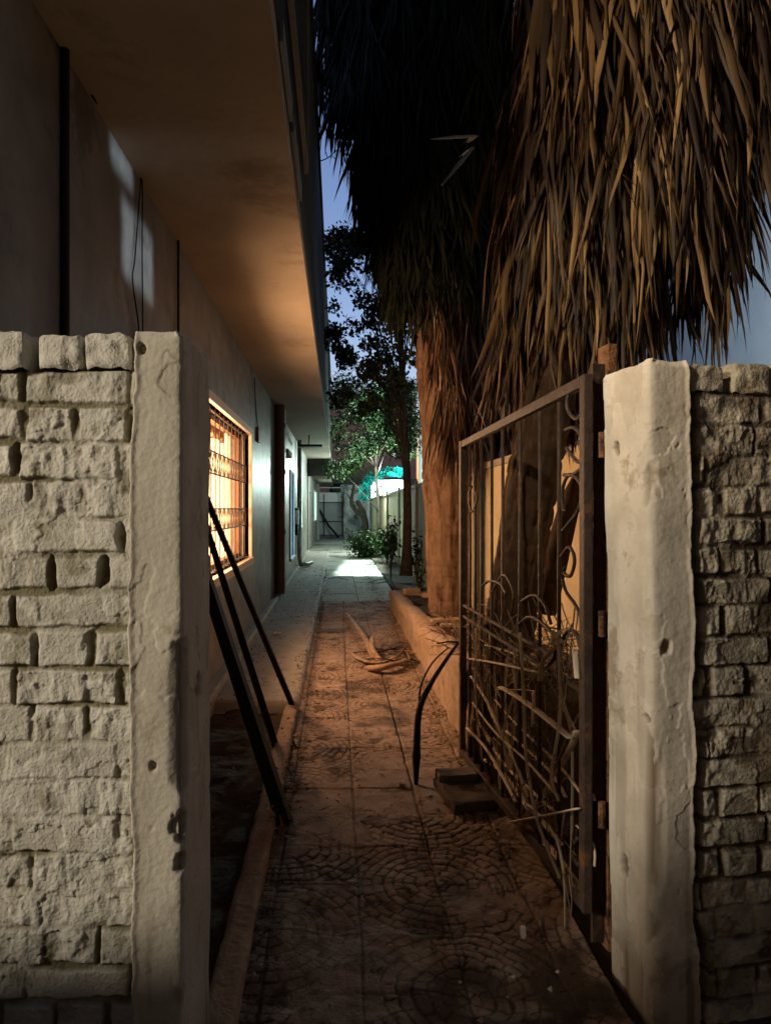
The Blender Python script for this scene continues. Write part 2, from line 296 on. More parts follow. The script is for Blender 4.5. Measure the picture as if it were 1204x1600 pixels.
# ------------------------------------------------------------------ boundary walls at the gateway
def brick_height(U, Z, seed, worn):
    wz = 0.010 * fbm(U * 5 + seed, Z * 6, 3); wu = 0.014 * fbm(U * 7 + 30, Z * 7 + seed, 3)
    zz = Z + wz; uu = U + wu; ch = 0.085
    row = np.floor(zz / ch).astype(int); fz = (zz - row * ch)
    L = np.where(row % 2 == 0, 0.122, 0.243); off = hsh(row, row * 0 + seed, 1) * 0.07 + np.where(row % 2 == 0, 0, 0.06)
    q = (uu + off) / L; bi = np.floor(q).astype(int); fu = (q - bi) * L
    jw = 0.002 + 0.010 * hsh(row, bi, 2 + seed) ** 2
    jz = 0.0015 + 0.006 * hsh(row, bi, 6) ** 2
    du = np.minimum(fu, L - fu) - jw; dz = np.minimum(fz, ch - fz) - jz
    ero = 0.016 * fbm(U * 22 + seed, Z * 22, 5)
    d = np.minimum(du, dz) + ero
    m = sst(-0.002, 0.007, d)
    smear = sst(-0.04, 0.13, fbm(U * 5 + 90, Z * 6 + seed, 4)); fill = (1 - (0.86 if not worn else 0.68) * smear)
    h = -0.011 * (1 - m) * fill
    opn = hsh(row, bi + (fu > L / 2), 11 + seed)
    deep = (opn > (0.87 if not worn else 0.84)) & (du < dz); dm = np.where(deep, 1 - sst(-0.007, 0.002, du + ero * 1.2), 0) * sst(-.12, .02, fbm(U * 25, Z * 25 + 3, 3))
    h -= (0.017 if not worn else 0.026) * dm
    h += (hsh(row, bi, 4 + seed) - .5) * 0.008 * m + (fu / L - .5) * (hsh(row, bi, 8 + seed) - .5) * .010 * m
    h += 0.010 * fbm(U * 14, Z * 11 + seed, 5) + 0.003 * fbm(U * 80, Z * 60, 3)
    rk = hsh(row, bi, 21 + seed); h += np.where(rk > .45, 0.020 * np.maximum(fbm(U * 38, Z * 18 + 7, 4), -.12), 0) * m
    # flaked-off lime: sharp little terraces
    t1 = fbm(U * 11 + 60 + seed, Z * 13, 5); h -= 0.0035 * sst(0.045, 0.06, t1)
    h += 0.010 * fbm(U * 3 + seed, Z * 3, 2)
    dirt = np.clip((1 - m) * fill * (.35 + 1.6 * vn(U * 9, Z * 11 + seed)) * .9 + dm * .8 + .5 * sst(.10, .2, fbm(U * 16 + 5, Z * 16, 4)) + (.45 * sst(0.045, 0.06, t1) if worn else .18 * sst(0.045, 0.06, t1)), 0, 1)
    return h, dirt
def gate_wall(root, O, a, bb, seed, width, lean, worn, mb_, mp_, topz, ztop_rows, edge0):
    a = np.array(a); bb = np.array(bb)
    zs = np.arange(-0.06, ztop_rows, 0.003); us = np.arange(0.06, width, 0.003)
    U, Z = np.meshgrid(us, zs, indexing='ij'); d, dirt = brick_height(U, Z, seed, worn); d = d - (0.006 if worn else 0.009)
    edge = edge0 + 0.030 * fbm(Z * 0 + seed, Z * 7, 4) + 0.02 * fbm(Z * 0 + 3, Z * 2.2, 2)
    if worn:   # open crack between plaster and bricks
        cr = np.abs(U - edge - 0.016 - 0.035 * fbm(Z * 0 + 2, Z * 13, 4)); cw = .006 + .014 * vn(Z * 7 + 3, Z * 0); ck = (1 - sst(cw * .4, cw + .004, cr)) * sst(-0.22, 0.0, fbm(Z * 0 + 77, Z * 5, 3)); d -= 0.060 * ck; dirt = np.maximum(dirt, ck)
        ridge = np.abs(U - edge - 0.055); d += 0.014 * (1 - sst(0, 0.05, ridge)) * fbm(U * 30, Z * 30, 3) * 2
    X = O[0] + a[0] * U - bb[0] * d + lean * (1 - Z / topz); Y = O[1] + a[1] * U - bb[1] * d
    fs = gridfaces(len(us), len(zs)); fs = fs if a[0] > 0 else fs[:, ::-1]
    bo = meshobj('brickwork', np.stack([X, Y, Z], -1).reshape(-1, 3), fs, mb_, root, True); setdirt(bo, dirt)
    # plaster sheet turning the corner
    rad = 0.012; depth = 0.23
    us = np.concatenate([-np.arange(0.24, rad, -0.003), np.linspace(-rad, rad * 0.57, 6)[1:], np.arange(rad * 0.57 + 0.003, depth, 0.003), [depth]])
    zs = np.arange(-0.06, topz, 0.003); U, Z = np.meshgrid(us, zs, indexing='ij')
    front = U <= -rad; inner = U > rad * 0.57; ang = np.clip((U + rad) / (rad * 1.57), 0, 1) * np.pi / 2
    # position in (along a, along b)
    pa = np.where(front, -U, np.where(inner, 0, rad - rad * np.sin(ang))); pb = np.where(front, 0, np.where(inner, U + rad * 0.43, rad - rad * np.cos(ang)))
    na = np.where(front, 0, np.where(inner, -1, -np.sin(ang))); nb = np.where(front, -1, np.where(inner, 0, -np.cos(ang)))
    edge = edge0 + 0.030 * fbm(Z * 0 + seed, Z * 7, 4) + 0.02 * fbm(Z * 0 + 3, Z * 2.2, 2) + 0.008 * fbm(U * 40, Z * 40, 3)
    d = 0.003 * fbm(U * 6 + seed, Z * 5, 3) * 3 + 0.0012 * fbm(U * 40, Z * 14, 3)
    d += 0.006 * fbm(U * 3 + 8, Z * 2.2 + seed, 2) + (0.003 if not worn else 0.006)
    lip = sst(edge - 0.006, edge + 0.004, -U); d -= 0.032 * lip; d += 0.004 * sst(edge - 0.02, edge - 0.006, -U) * (1 - lip)
    corner = 1 - sst(0.0, 0.022 + 0.02 * vn(Z * 9 + seed, Z * 0), np.abs(U)); chip = sst(0.05, 0.16, fbm(U * 10 + seed, Z * 7 + seed, 4) + (0.04 if worn else 0.02))
    d -= 0.012 * corner * chip + 0.003 * corner * (0.5 + fbm(U * 30, Z * 20, 3))
    wn = 1.0 if worn else .8
    crk = np.abs(fbm(U * 4 + seed, Z * 2.2 + 40, 5)); cm = (1 - sst(0.0, 0.006, crk)) * sst(0.0, .12, fbm(U * 3 + 5, Z * 2 + seed, 2) + .02); d -= 0.0018 * cm
    fl = fbm(U * 9 + seed * 2, Z * 6 + 11, 5) + .05 * (1 - sst(.05, .45, Z)); fm = sst(0.105, 0.115, fl); d -= 0.0022 * fm
    d += 0.004 * fbm(U * 12 + 9, Z * 5 + seed, 4)
    pd = np.clip(cm * .5 + fm * .14 * wn + corner * chip * .7 + .6 * (1 - sst(.02, .22, Z + .15 * fbm(U * 6, Z * 0 + 3, 3))) + .35 * sst(.06, .2, fbm(U * 22, Z * 1.6 + seed, 4)) * (1 - sst(.2, 1.5, Z)), 0, 1)
    # gouges: (u, z, radius)
    for (gu, gz, gr) in root['_g']:
        rr = np.hypot((U - gu), (Z - gz) * 0.75) / gr + 0.9 * fbm(U * 50, Z * 50, 3)
        gm_ = 1 - sst(0.45, 1.0, rr); d -= 0.014 * gm_; pd = np.maximum(pd, gm_ * .9)
    top = sst(topz - 0.02, topz, Z + 0.01 * fbm(U * 20, Z * 0 + seed, 3)); 
    pa2 = pa - 0 + 0.010 * top * (inner | (~front)); pb2 = pb + 0.010 * top * front; 
    A1 = pa2 + na * d; B1 = pb2 + nb * d
    X = O[0] + a[0] * A1 + bb[0] * B1 + lean * (1 - Z / topz); Y = O[1] + a[1] * A1 + bb[1] * B1
    Zz = Z + 0.012 * fbm(U * 14 + seed, Z * 0, 3) * sst(topz - .1, topz, Z)
    f = gridfaces(len(us), len(zs)); keep = (lip.reshape(-1)[f] < 0.98).any(1)
    f = f if a[0] < 0 else f[:, ::-1]
    ppo = meshobj('plaster_pier', np.stack([X, Y, Zz], -1).reshape(-1, 3), f[keep], mp_, root, True); setdirt(ppo, pd)
    # core
    def P(u, v, z): return Vector((O[0] + a[0]*u + bb[0]*v + lean*(1-max(z,0)/topz), O[1] + a[1]*u + bb[1]*v, z))
    m = MB(); m.hexa([P(0.012, .008, -.06), P(.085, .008, -.06), P(.085, .232, -.06), P(.012, .232, -.06), P(0.014, .012, topz - .008), P(.10, .012, topz - .008), P(.10, .228, topz - .008), P(.014, .228, topz - .008)])
    m.build('pier_core', mp_, root)
    m = MB(); m.hexa([P(0.11, .055, -.06), P(3.2, .055, -.06), P(3.2, .23, -.06), P(.11, .23, -.06), P(.11, .055, ztop_rows - .006), P(3.2, .055, ztop_rows - .006), P(3.2, .23, ztop_rows - .006), P(.11, .23, ztop_rows - .006)])
    m.build('wall_core', M_brickd if worn else M_brick, root)
    m = MB(); m.hexa([P(width - .01, .0, -.06), P(3.2, .0, -.06), P(3.2, .054, -.06), P(width - .01, .054, -.06), P(width - .01, .0, ztop_rows), P(3.2, .0, ztop_rows), P(3.2, .054, ztop_rows), P(width - .01, .054, ztop_rows)])
    m.build('wall_extension', mb_, root)
    # loose top course of bricks on end, open joints between them
    u = edge0 + 0.0 + 0.004; k = 0
    while u < 3.0:
        wd = random.uniform(0.098, 0.118); gap = random.choice([0.008, 0.02, 0.03]); 
        us2 = np.linspace(0, 1, 22); fine = u < width
        if fine:
            # rounded, noisy brick: subdivided cube
            n = 14; v = []; f = []
            def face(o0, du, dv):
                i0 = len(v)
                for i in range(n + 1):
                    for j in range(n + 1): v.append(o0 + du * (i / n) + dv * (j / n))
                for i in range(n):
                    for j in range(n): q = i0 + i * (n + 1) + j; f.append((q, q + n + 1, q + n + 2, q + 1))
            x, y, z = Vector((1, 0, 0)), Vector((0, 1, 0)), Vector((0, 0, 1)); o0 = Vector((0, 0, 0))
            face(o0, x, z); face(o0 + y, z, x); face(o0, z, y); face(o0 + x, y, z); face(o0 + z, x, y)
            hh = topz - ztop_rows + random.uniform(-0.014, 0.006) + 0.004; dp = 0.2; tilt = random.uniform(-.05, .05); sh = random.uniform(-.006, .006)
            vv = []
            for p in v:
                cx, cz, cyy = (p.x - .5) * wd, (p.z - .5) * hh, (p.y - .5) * dp
                rx = 0.011; ex = max(abs(cx) - (wd/2 - rx), 0); ez = max(abs(cz) - (hh/2 - rx), 0); ey = max(abs(cyy) - (dp/2 - rx), 0)
                e = math.sqrt(ex*ex + ez*ez + ey*ey)
                if e > rx:
                    q = rx / e
                    if ex: cx = math.copysign(wd/2 - rx + ex*q, cx)
                    if ez: cz = math.copysign(hh/2 - rx + ez*q, cz)
                    if ey: cyy = math.copysign(dp/2 - rx + ey*q, cyy)
                nn = fbm(np.array([cx * 30 + k * 7]), np.array([cz * 30 + cyy * 20]), 4)[0]
                cyy += 0.026 * nn; cx += .014 * nn; cz += 0.018 * fbm(np.array([cx * 40 + k * 3]), np.array([cyy * 20]), 3)[0]
                cx2 = cx + cz * tilt
                vv.append(P(u + wd/2 + cx2, 0.1 + sh + cyy - 0.0, ztop_rows + hh/2 + cz - 0.002))
            meshobj('coping_brick', vv, f, mb_, root, True)
        else:
            m = MB(); m.hexa([P(u, .005, ztop_rows + .001), P(u + wd, .005, ztop_rows + .001), P(u + wd, .2, ztop_rows + .001), P(u, .2, ztop_rows + .001), P(u, .005, topz), P(u + wd, .005, topz), P(u + wd, .2, topz), P(u, .2, topz)])
            m.build('coping_brick', mb_, root)
        u += wd + gap; k += 1
    del root['_g']
g = thing('boundary_wall', 'whitewashed rough brick boundary wall with smooth plaster end, left of the open gateway', 'wall', (-0.457, 1.6, 0))
g['_g'] = [(0.13, 0.95, 0.030), (-0.065, 0.80, 0.012), (0.0, 0.93, 0.02), (-.004, .66, .03), (-.003, .58, .022), (-.09, 1.74, .01)]
gate_wall(g, (-0.457, 1.6), (-1.0, 0.0), (0.0, 1.0), 11, 0.85, 0.0, False, M_brick, M_plaster, 1.780, 1.695, 0.116)
g = thing('boundary_wall', 'cracked rough brick boundary wall with cream plaster end, right of the open gateway', 'wall', (0.727, 1.94, 0))
g['_g'] = [(0.16, 1.56, 0.02), (0.15, 0.33, 0.03), (0.02, 0.80, 0.016), (-0.04, 1.0, 0.02)]
ca, sa = math.cos(R(11)), math.sin(R(11))
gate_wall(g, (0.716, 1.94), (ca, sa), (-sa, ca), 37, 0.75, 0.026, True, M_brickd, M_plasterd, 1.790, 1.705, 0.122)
# unseen light blockers added beside and behind the viewer: low wall, pier, building
tag(rough_box0(MB(), (-2.5, 0.95, 0.41), (3.2, 0.12, 0.9)).build('low_shade_wall', M_core, bevel=0.01), 'unseen low wall added to shade the foot of the left gateway wall', 'wall')
tag(rough_box0(MB(), (-0.80, 0.95, 0.55), (0.42, 0.13, 1.2)).build('shade_pier', M_core, bevel=0.01), 'unseen pier added to shade the ground at the gateway', 'pier')
b = MB(); b.wbox((0, -9, 6), (40, 4, 12.2)); tag(b.build('sky_block_building', M_core), 'unseen dark building added behind the viewer to block sky light', 'building')

# ------------------------------------------------------------------ house on the left
def wall_holes(name, s, t0, t1, z0, z1, holes, m, par, th=0.2, sgn=-1):
    # wall plane at lane offset s with rectangular holes (t0,t1,z0,z1), thickness going to s+sgn*th
    tb = sorted({t0, t1, *[h[0] for h in holes], *[h[1] for h in holes]}); zb = sorted({z0, z1, *[h[2] for h in holes], *[h[3] for h in holes]})
    b = MB()
    for i in range(len(tb)-1):
        for j in range(len(zb)-1):
            tm, zm = (tb[i]+tb[i+1])/2, (zb[j]+zb[j+1])/2
            if any(h[0] < tm < h[1] and h[2] < zm < h[3] for h in holes): continue
            for ss in (s, s + sgn*th): b.add([A(ss, tb[i], zb[j]), A(ss, tb[i+1], zb[j]), A(ss, tb[i+1], zb[j+1]), A(ss, tb[i], zb[j+1])], [(0, 1, 2, 3) if ss == s else (3, 2, 1, 0)])
    for h in list(holes) + [(t0, t1, z0, z1)]:
        a, c = s, s + sgn*th
        for (p, q) in (((h[0], h[2]), (h[1], h[2])), ((h[1], h[2]), (h[1], h[3])), ((h[1], h[3]), (h[0], h[3])), ((h[0], h[3]), (h[0], h[2]))):
            b.add([A(a, p[0], p[1]), A(a, q[0], q[1]), A(c, q[0], q[1]), A(c, p[0], p[1])], [(0, 1, 2, 3)])
    return b.build(name, m, par)
SW = -0.936; SO = -0.208; ZS = 2.94
house = thing('house', 'pale two-storey house with jutting upper floor and a lit barred window', 'house', A(-1.5, 8, 0))
win1 = (4.85, 7.50, 0.87, 2.16)
far_w = [(11.9, 12.5, 2.42, 2.95 - .06), (13.9, 15.1, 0.4, 2.1), (16.6, 18.4, 0.95, 2.0)]
wall_holes('wall', SW, 1.95, 22.0, -0.06, 3.6, [win1] + far_w, M_house, house)
b = MB(); b.abox(-4.5, SW - .21, 1.95, 2.15, -0.06, 5.6); b.build('front_wall', M_house, house)
b = MB(); b.abox(SW - .199, SO, 2.05, 22.0, ZS, ZS + 0.10); sof = b.build('soffit', M_soffit, house)
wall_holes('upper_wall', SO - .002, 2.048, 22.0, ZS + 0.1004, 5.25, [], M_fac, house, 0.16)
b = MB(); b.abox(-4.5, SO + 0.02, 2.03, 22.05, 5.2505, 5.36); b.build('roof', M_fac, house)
b = MB(); b.abox(SO + .005, SO + .02, 2.5, 3.02, ZS + .08, ZS + .16); b.abox(SO + .005, SO + .02, 3.1, 3.8, ZS + .08, ZS + .16); b.build('ledge', M_pipeg, house)
b = MB(); b.abox(SO + .006, SO + .03, 2.9, 4.4, 3.45, 3.5); b.abox(SO + .006, SO + .03, 2.9, 4.4, 4.55, 4.6); b.abox(SO + .006, SO + .03, 2.9, 2.95, 3.5, 4.55); b.abox(SO + .006, SO + .03, 4.35, 4.4, 3.5, 4.55)
wf = b.build('upper_window', M_pipeg, house)
# plinth strip
rough_strip('plinth', SW - .02, SW + 0.085, 2.2, 22, 0.105, M_conc, amp=0.008, par=house)
# room behind the lit window (walls, floor, ceiling as inward faces)
b = MB(); r0, r1, q0, q1, e0, e1 = SW - .205, -3.6, 2.3, 7.72, 0.05, 2.8
pts = [A(r0, q0, e0), A(r1, q0, e0), A(r1, q1, e0), A(r0, q1, e0), A(r0, q0, e1), A(r1, q0, e1), A(r1, q1, e1), A(r0, q1, e1)]
b.add(pts, [(0, 1, 2, 3), (7, 6, 5, 4), (0, 4, 5, 1), (1, 5, 6, 2), (2, 6, 7, 3)])
b.build('room', M_room, house)
# window: frame, lintel valance, grille, shutter leaf
t0, t1, z0, z1 = win1
b = MB(); fw = 0.07
b.abox(SW - .06, SW + .035, t0 - fw, t1 + fw, z1, z1 + fw); b.abox(SW - .06, SW + .05, t0 - fw, t1 + fw, z0 - fw, z0)
b.abox(SW - .06, SW + .034, t1, t1 + fw, z0, z1); b.abox(SW - .06, SW + .034, t0 - fw, t0, z0, z1)
win = b.build('window', M_frame, house, bevel=0.004)
b = MB(); 
for tt in (t1 - .045, t0): b.abox(SW - .15, SW - .09, tt, tt + .045, z0, z1)
b.abox(SW - .15, SW - .09, t0, t1, z0, z0 + .05); b.abox(SW - .15, SW - .09, t0, t1, z1 - .05, z1)
b.build('sash', mat('brown_sash_wood', (0.12, 0.06, 0.03), (0.2, 0.1, 0.05), 10, 0.5), win)
b = MB(); k = t0 + .06
while k < t1 - .02:
    b.tube([A(SW - .02, k, z0), A(SW - .02, k, z1)], 0.005, 6); k += 0.22
zb = [1.21, 1.38, 1.65, 1.82]
for z in zb + [z0 + .03, z1 - .03]: b.tube([A(SW - .02, t0, z), A(SW - .02, t1, z)], 0.0065, 6)
for (za, zc) in ((zb[0], zb[1]), (zb[2], zb[3])):
    k = t0 + .06
    while k < t1 - .1:
        zm = (za + zc) / 2
        b.tube([A(SW - .02, k, zm), A(SW - .02, k + .055, zc), A(SW - .02, k + .11, zm), A(SW - .02, k + .055, za), A(SW - .02, k, zm)], 0.0035, 5); k += .11
b.build('grille', M_iron, win)
b = MB(); n = 90
for i in range(n):   # scalloped curtain valance just inside
    ta = t0 + (t1 - t0) * i / n; tb_ = t0 + (t1 - t0) * (i + 1) / n; o1 = .02 * math.sin(i * 1.1); o2 = .02 * math.sin((i + 1) * 1.1)
    zl = z1 - .06 - .04 * abs(math.sin(i * .35))
    b.add([A(SW - .26 + o1, ta, zl), A(SW - .26 + o2, tb_, zl), A(SW - .26 + o2, tb_, z1 + .05), A(SW - .26 + o1, ta, z1 + .05)], [(0, 1, 2, 3)])
b.build('valance', mat('patterned_valance', (0.28, 0.15, 0.09), (0.6, 0.42, 0.28), 14, 0.9, detail=1), win)
# further windows and doors of the house
M_lit = emis('lit_frosted_glass', (0.66, 1.0, 0.86), 4.0); M_litb = emis('lit_bluish_glass', (0.45, 0.75, 1.0), 1.3)
M_dk = mat('dark_glass', (0.02, 0.025, 0.03), None, rough=0.15)
def far_window(par, s, t0, t1, z0, z1, m, mull=1, fm=None):
    fm = fm or M_white
    b = MB(); w_ = .05
    b.abox(s - .03, s + .03, t0 - w_, t1 + w_, z1, z1 + w_); b.abox(s - .03, s + .045, t0 - w_, t1 + w_, z0 - w_, z0); b.abox(s - .03, s + .028, t0 - w_, t0, z0, z1); b.abox(s - .03, s + .028, t1, t1 + w_, z0, z1)
    for i in range(mull): tt = t0 + (t1 - t0) * (i + 1) / (mull + 1); b.abox(s - .028, s + .01, tt - .02, tt + .02, z0, z1)
    f = b.build('window', fm, par)
    b = MB(); b.add([A(s - .03, t0, z0), A(s - .03, t1, z0), A(s - .03, t1, z1), A(s - .03, t0, z1)], [(0, 1, 2, 3)]); b.build('pane', m, f)
far_window(house, SW, *far_w[0], M_dk, 0); far_window(house, SW, *far_w[1], M_litb, 1); far_window(house, SW, *far_w[2], M_lit, 2)
b = MB(); b.tube([A(SW + .07, 10.7, .1), A(SW + .07, 10.7, ZS - .001)], 0.075, 12)
for z in (1.0, 1.9, 2.6): b.tube([A(SW + .07, 10.7, z), A(SW + .07, 10.7, z + .07)], 0.09, 12)
b.build('drainpipe', M_pipe, house, smooth=False)
b = MB(); b.abox(SW + .001, SW + .12, 11.0, 11.28, .1, ZS - .001); b.build('pier', M_house, house)
b = MB(); b.tube(smoothline([A(SW + .08, 16.1, ZS - .01), A(SW + .08, 16.1, 1.5), A(SW + .08, 16.1, .25), A(SW + .2, 16.2, .12), A(SW + .33, 16.6, .12)]), 0.05, 10); b.build('drainpipe', M_pipeg, house, True)
b = MB(); b.abox(SW + .001, SW + .10, 15.3, 15.5, 1.05, 1.35); b.build('meter_box', M_white, house)
b = MB(); b.abox(SW + .001, SW + .07, 15.6, 15.8, .8, 1.4); b.build('meter_box', M_black, house)
b = MB(); b.abox(SW + .001, SW + .13, 11.7, 12.7, 2.28, 2.37); b.build('shelf', M_conc, house)
# unlit tube fitting under the soffit
b = MB(); b.abox(-0.82, -0.32, 15.0, 15.12, ZS - .24, ZS - .20); b.tube([A(-.6, 15.06, ZS - .2), A(-.6, 15.06, ZS)], .012, 6); b.build('light_fitting', M_black, house)
b = MB(); b.abox(-0.82, -0.32, 15.0, 15.12, ZS - .265, ZS - .241); b.build('light_diffuser', M_white, house)
# cables and hairline conduit on the near wall
def wallcable(pts, r=0.0035, name='cable'): b = MB(); b.tube(smoothline([A(SW + .012, t, z) for t, z in pts]), r, 6); b.build(name, M_black, house, True)
def wp(px, py):                                      # photo pixel -> (t, z) on the house wall
    k = (px - 602) / F; t = -SW / (-k - SK); return t, H + (CY - py) / F * t
wallcable([wp(175, 190), wp(200, 235), wp(218, 265), wp(219, 400), wp(220, 560)])
wallcable([wp(218, 268), wp(208, 400), wp(204, 440), wp(214, 520), wp(214, 620)])
wallcable([wp(276, 350), wp(276, 540)], .007); wallcable([wp(140, 150), wp(218, 262), wp(278, 352), wp(345, 462), wp(395, 552)], .006)
wallcable([wp(396, 590), wp(399, 650), wp(402, 668)], .006)
wallcable([wp(98, -20), wp(97, 560)], .016, 'conduit')
b = MB(); c = wp(402, 678); b.abox(SW + .001, SW + .03, c[0] - .12, c[0] + .1, c[1] - .1, c[1] + .07); b.build('socket', M_pipe, house, bevel=.01)
# second, lower house beyond
h2 = thing('house', 'low far house with dark canopy edge and narrow lit window beyond the two-storey house', 'house', A(-1.5, 28, 0))
f2 = [(23.2, 24.6, 0.02, 1.95), (27.5, 29.8, 0.95, 2.05)]
wall_holes('wall', SW + .03, 22.06, 36.0, -0.06, 3.2, f2, M_house, h2)
b = MB(); b.abox(SW - .17, SO - .02, 22.4, 36.0, 2.52, 2.62); b.build('canopy', M_soffit, h2)
b = MB(); b.abox(SW - .17, SO + .02, 22.06, 22.39, 2.40, ZS + .02); b.build('canopy_beam', M_fac, h2)
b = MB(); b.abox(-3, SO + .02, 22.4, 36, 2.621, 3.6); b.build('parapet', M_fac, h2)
far_window(h2, SW + .03, *f2[1], M_lit, 1)
b = MB(); b.abox(SW - .08, SW - .04, *f2[0][:2], 0.02, 1.95); b.build('door', mat('brown_door', (0.10, 0.05, 0.035), (0.16, 0.08, 0.05), 6, .5), h2)
b = MB(); b.abox(SW + .031, SW + .14, 31.5, 31.8, 0, 2.52); b.build('pier', M_pipeg, h2)

# ------------------------------------------------------------------ far end
fg = thing('lane_gate', 'grey sheet metal gate with a white top panel closing the far end of the lane', 'gate', (-2.7, 35, 0))
b = MB(); b.wbox((-2.70, 35, 0.86), (1.22, .04, 1.66)); b.build('panel', M_steel, fg)
b = MB(); b.wbox((-2.70, 34.97, 1.93), (1.18, .06, .5)); b.build('top_panel', M_white, fg)
b = MB()
for x in (-3.30, -3.02, -2.12): b.wbox((x, 34.95, 1.05), (.045, .05, 2.1))
for z in (.08, .75, 1.69): b.wbox((-2.7, 34.945, z), (1.2, .04, .045))
b.build('frame', M_iron, fg)
b = MB(); b.tube([(-3.45, 34.9, 2.42), (-1.95, 34.9, 2.42)], .03, 6); b.build('top_rail', M_white, fg)
b = MB(); b.tube([(-2.30, 34.93, .98), (-2.05, 34.93, .98)], .02, 6); b.build('bolt', M_iron, fg)
b = MB(); b.tube([(-3.24, 34.75, 1.35), (-2.72, 34.2, .55), (-2.22, 33.6, .03)], .055, 6); tag(b.build('plank', M_pole), 'dark plank leaning diagonally against the far grey gate', 'plank')
# mottled whitewashed wall right of the gate
def rough_box(name, c, sz, m, n=14, amp=.03, par=None, rz=0, seed=0, sc=3):
    v = []; f = []
    def face(o0, du, dv, flip=False):
        i0 = len(v)
        for i in range(n+1):
            for j in range(n+1): v.append(o0 + du*(i/n) + dv*(j/n))
        for i in range(n):
            for j in range(n): q = i0 + i*(n+1) + j; f.append((q, q+n+1, q+n+2, q+1) if not flip else (q+1, q+n+2, q+n+1, q))
    X, Y, Z = Vector((1,0,0)), Vector((0,1,0)), Vector((0,0,1)); O = Vector((-.5,-.5,-.5))
    face(O, X, Z); face(O+Y, X, Z, True); face(O, Y, Z, True); face(O+X, Y, Z); face(O+Z, X, Y); face(O, X, Y, True)
    out = []; Rm = Matrix.Rotation(rz, 3, 'Z')
    for p in v:
        q = Vector((p.x*sz[0], p.y*sz[1], p.z*sz[2]))
        a = fbm(np.array([q.x*sc + q.y*sc*.7 + seed]), np.array([q.z*sc + q.y*sc + seed]), 3)[0]; a2 = fbm(np.array([q.x*sc + 31 + q.z*2 + seed]), np.array([q.y*sc + q.z*sc]), 3)[0]
        k = 1 - .10 * (abs(p.x*2)**6 * abs(p.z*2)**6 + abs(p.y*2)**6*abs(p.z*2)**6 + abs(p.x*2)**6*abs(p.y*2)**6) * .5
        q = Vector((q.x*k + a2*amp, q.y*k + a*amp, q.z*k + a2*amp)); out.append(Vector(c) + Rm @ q)
    return meshobj(name, out, f, m, par, True)
tag(rough_box('whitewashed_wall', (-1.45, 34.6, 1.25), (1.18, .3, 2.6), M_mott, 24, .12), 'mottled whitewashed wall between far gate and forked tree', 'wall')
tag(rough_box('gatepost', (-.72, 33.5, .85), (.34, .34, 1.75), M_white, 10, .03), 'short white square post right of the forked tree at the far end', 'post')
b = MB(); b.wbox((-2.5, 48, 4.4), (9, 4, 8.8)); rb = thing('brick_building', 'reddish brick building rising behind the far gate and trees', 'building', (-2.5, 48, 0)); b.build('wall', M_redb, rb)
b = MB()
for z in (1.9, 3.2, 5.4, 7.2): b.wbox((-2.5, 45.93, z), (9.1, .2, .22))
b.build('string_course', M_conc, rb)
for x in (-3.2, -1.0): 
    b = MB(); b.wbox((x, 45.95, 2.55), (.8, .12, .95)); b.build('window', M_dk, rb)
tag(rough_box('water_tank', (-2.3, 39, 2.45), (.35, .35, .5), M_white, 8, .02), 'small white tank above the far gate', 'tank')

# ------------------------------------------------------------------ right-hand boundary wall, neighbours
SR = 1.5
rw = thing('garden_wall', 'long cream painted garden wall running down the right side behind the palms', 'wall', A(SR, 15, 0))
wall_holes('wall', SR, 2.6, 33.0, -.06, 1.78, [], M_cream, rw, .14, 1)
b = MB(); b.abox(SR - .03, SR + .17, 2.6, 33.0, 1.7805, 1.84); b.build('coping', M_conc, rw)
b = MB()
for t in (9.5, 13.2, 17.0, 21, 25): b.abox(SR - .05, SR - .001, t, t + .12, 0, 1.9)
b.build('pilaster', M_conc, rw)
nb = thing('house', 'pale blue-grey house wall rising behind the right-hand brick wall', 'house', A(3.4, 12, 0))
b = MB(); b.abox(5.6, 9, 3.0, 15, -.06, 9.0); b.build('wall', M_neigh, nb)
nb2 = thing('house', 'pale house wall just visible between the slender tree and the orange palm trunk', 'house', A(3.4, 20, 0))
b = MB(); b.abox(2.75, 7, 14, 24, -.06, 4.6); b.build('wall', mat('dull_house_paint', (0.13, 0.145, 0.155), (0.17, 0.185, 0.195), 1.5, .9), nb2)
b = MB(); b.tube([(2.55, 4.35, 2.66), (2.43, 4.3, 2.70), (2.36, 4.28, 2.66)], .012, 6); b.tube([(3.2, 4.6, 2.62), (2.55, 4.35, 2.66)], .02, 6); b.build('wall_bracket', M_black, nb)
# floodlit screen and teal net beyond the wall
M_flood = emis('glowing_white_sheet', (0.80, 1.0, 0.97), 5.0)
fs = thing('light_panel', 'glaring white floodlit panel above the cream wall behind the slender tree', 'light panel', (.2, 31.5, 0))
b = MB(); b.wbox((.13, 31.5, 2.15), (1.5, .06, 1.0)); b.build('screen', M_flood, fs)
b = MB()
pass
for x in (-.66, .92):
    b = MB(); b.wbox((x, 31.57, 1.4), (.06, .06, 2.8)); b.build('support', M_pipeg, fs)
nv = []; nf = []
n1, n2 = 60, 12          # drooping net, an arc of netting over and left of the panel with torn holes
for i in range(n1):
    for j in range(n2):
        u = i / (n1 - 1); v = j / (n2 - 1)
        th = math.pi * (1.02 - .62 * u); rr = 1.0 + .42 * v
        x = .32 + 1.12 * rr * math.cos(th) * .93 + .35 * max(0, u - .4); z = 1.75 + 1.02 * rr * max(0.0, math.sin(th)) ** .6 * (1 if u > .02 else .6)
        nv.append((x + .04 * random.uniform(-1, 1), 30.6 + .25 * math.sin(u * 17 + v * 5) + .1 * random.random(), z + .04 * random.uniform(-1, 1)))
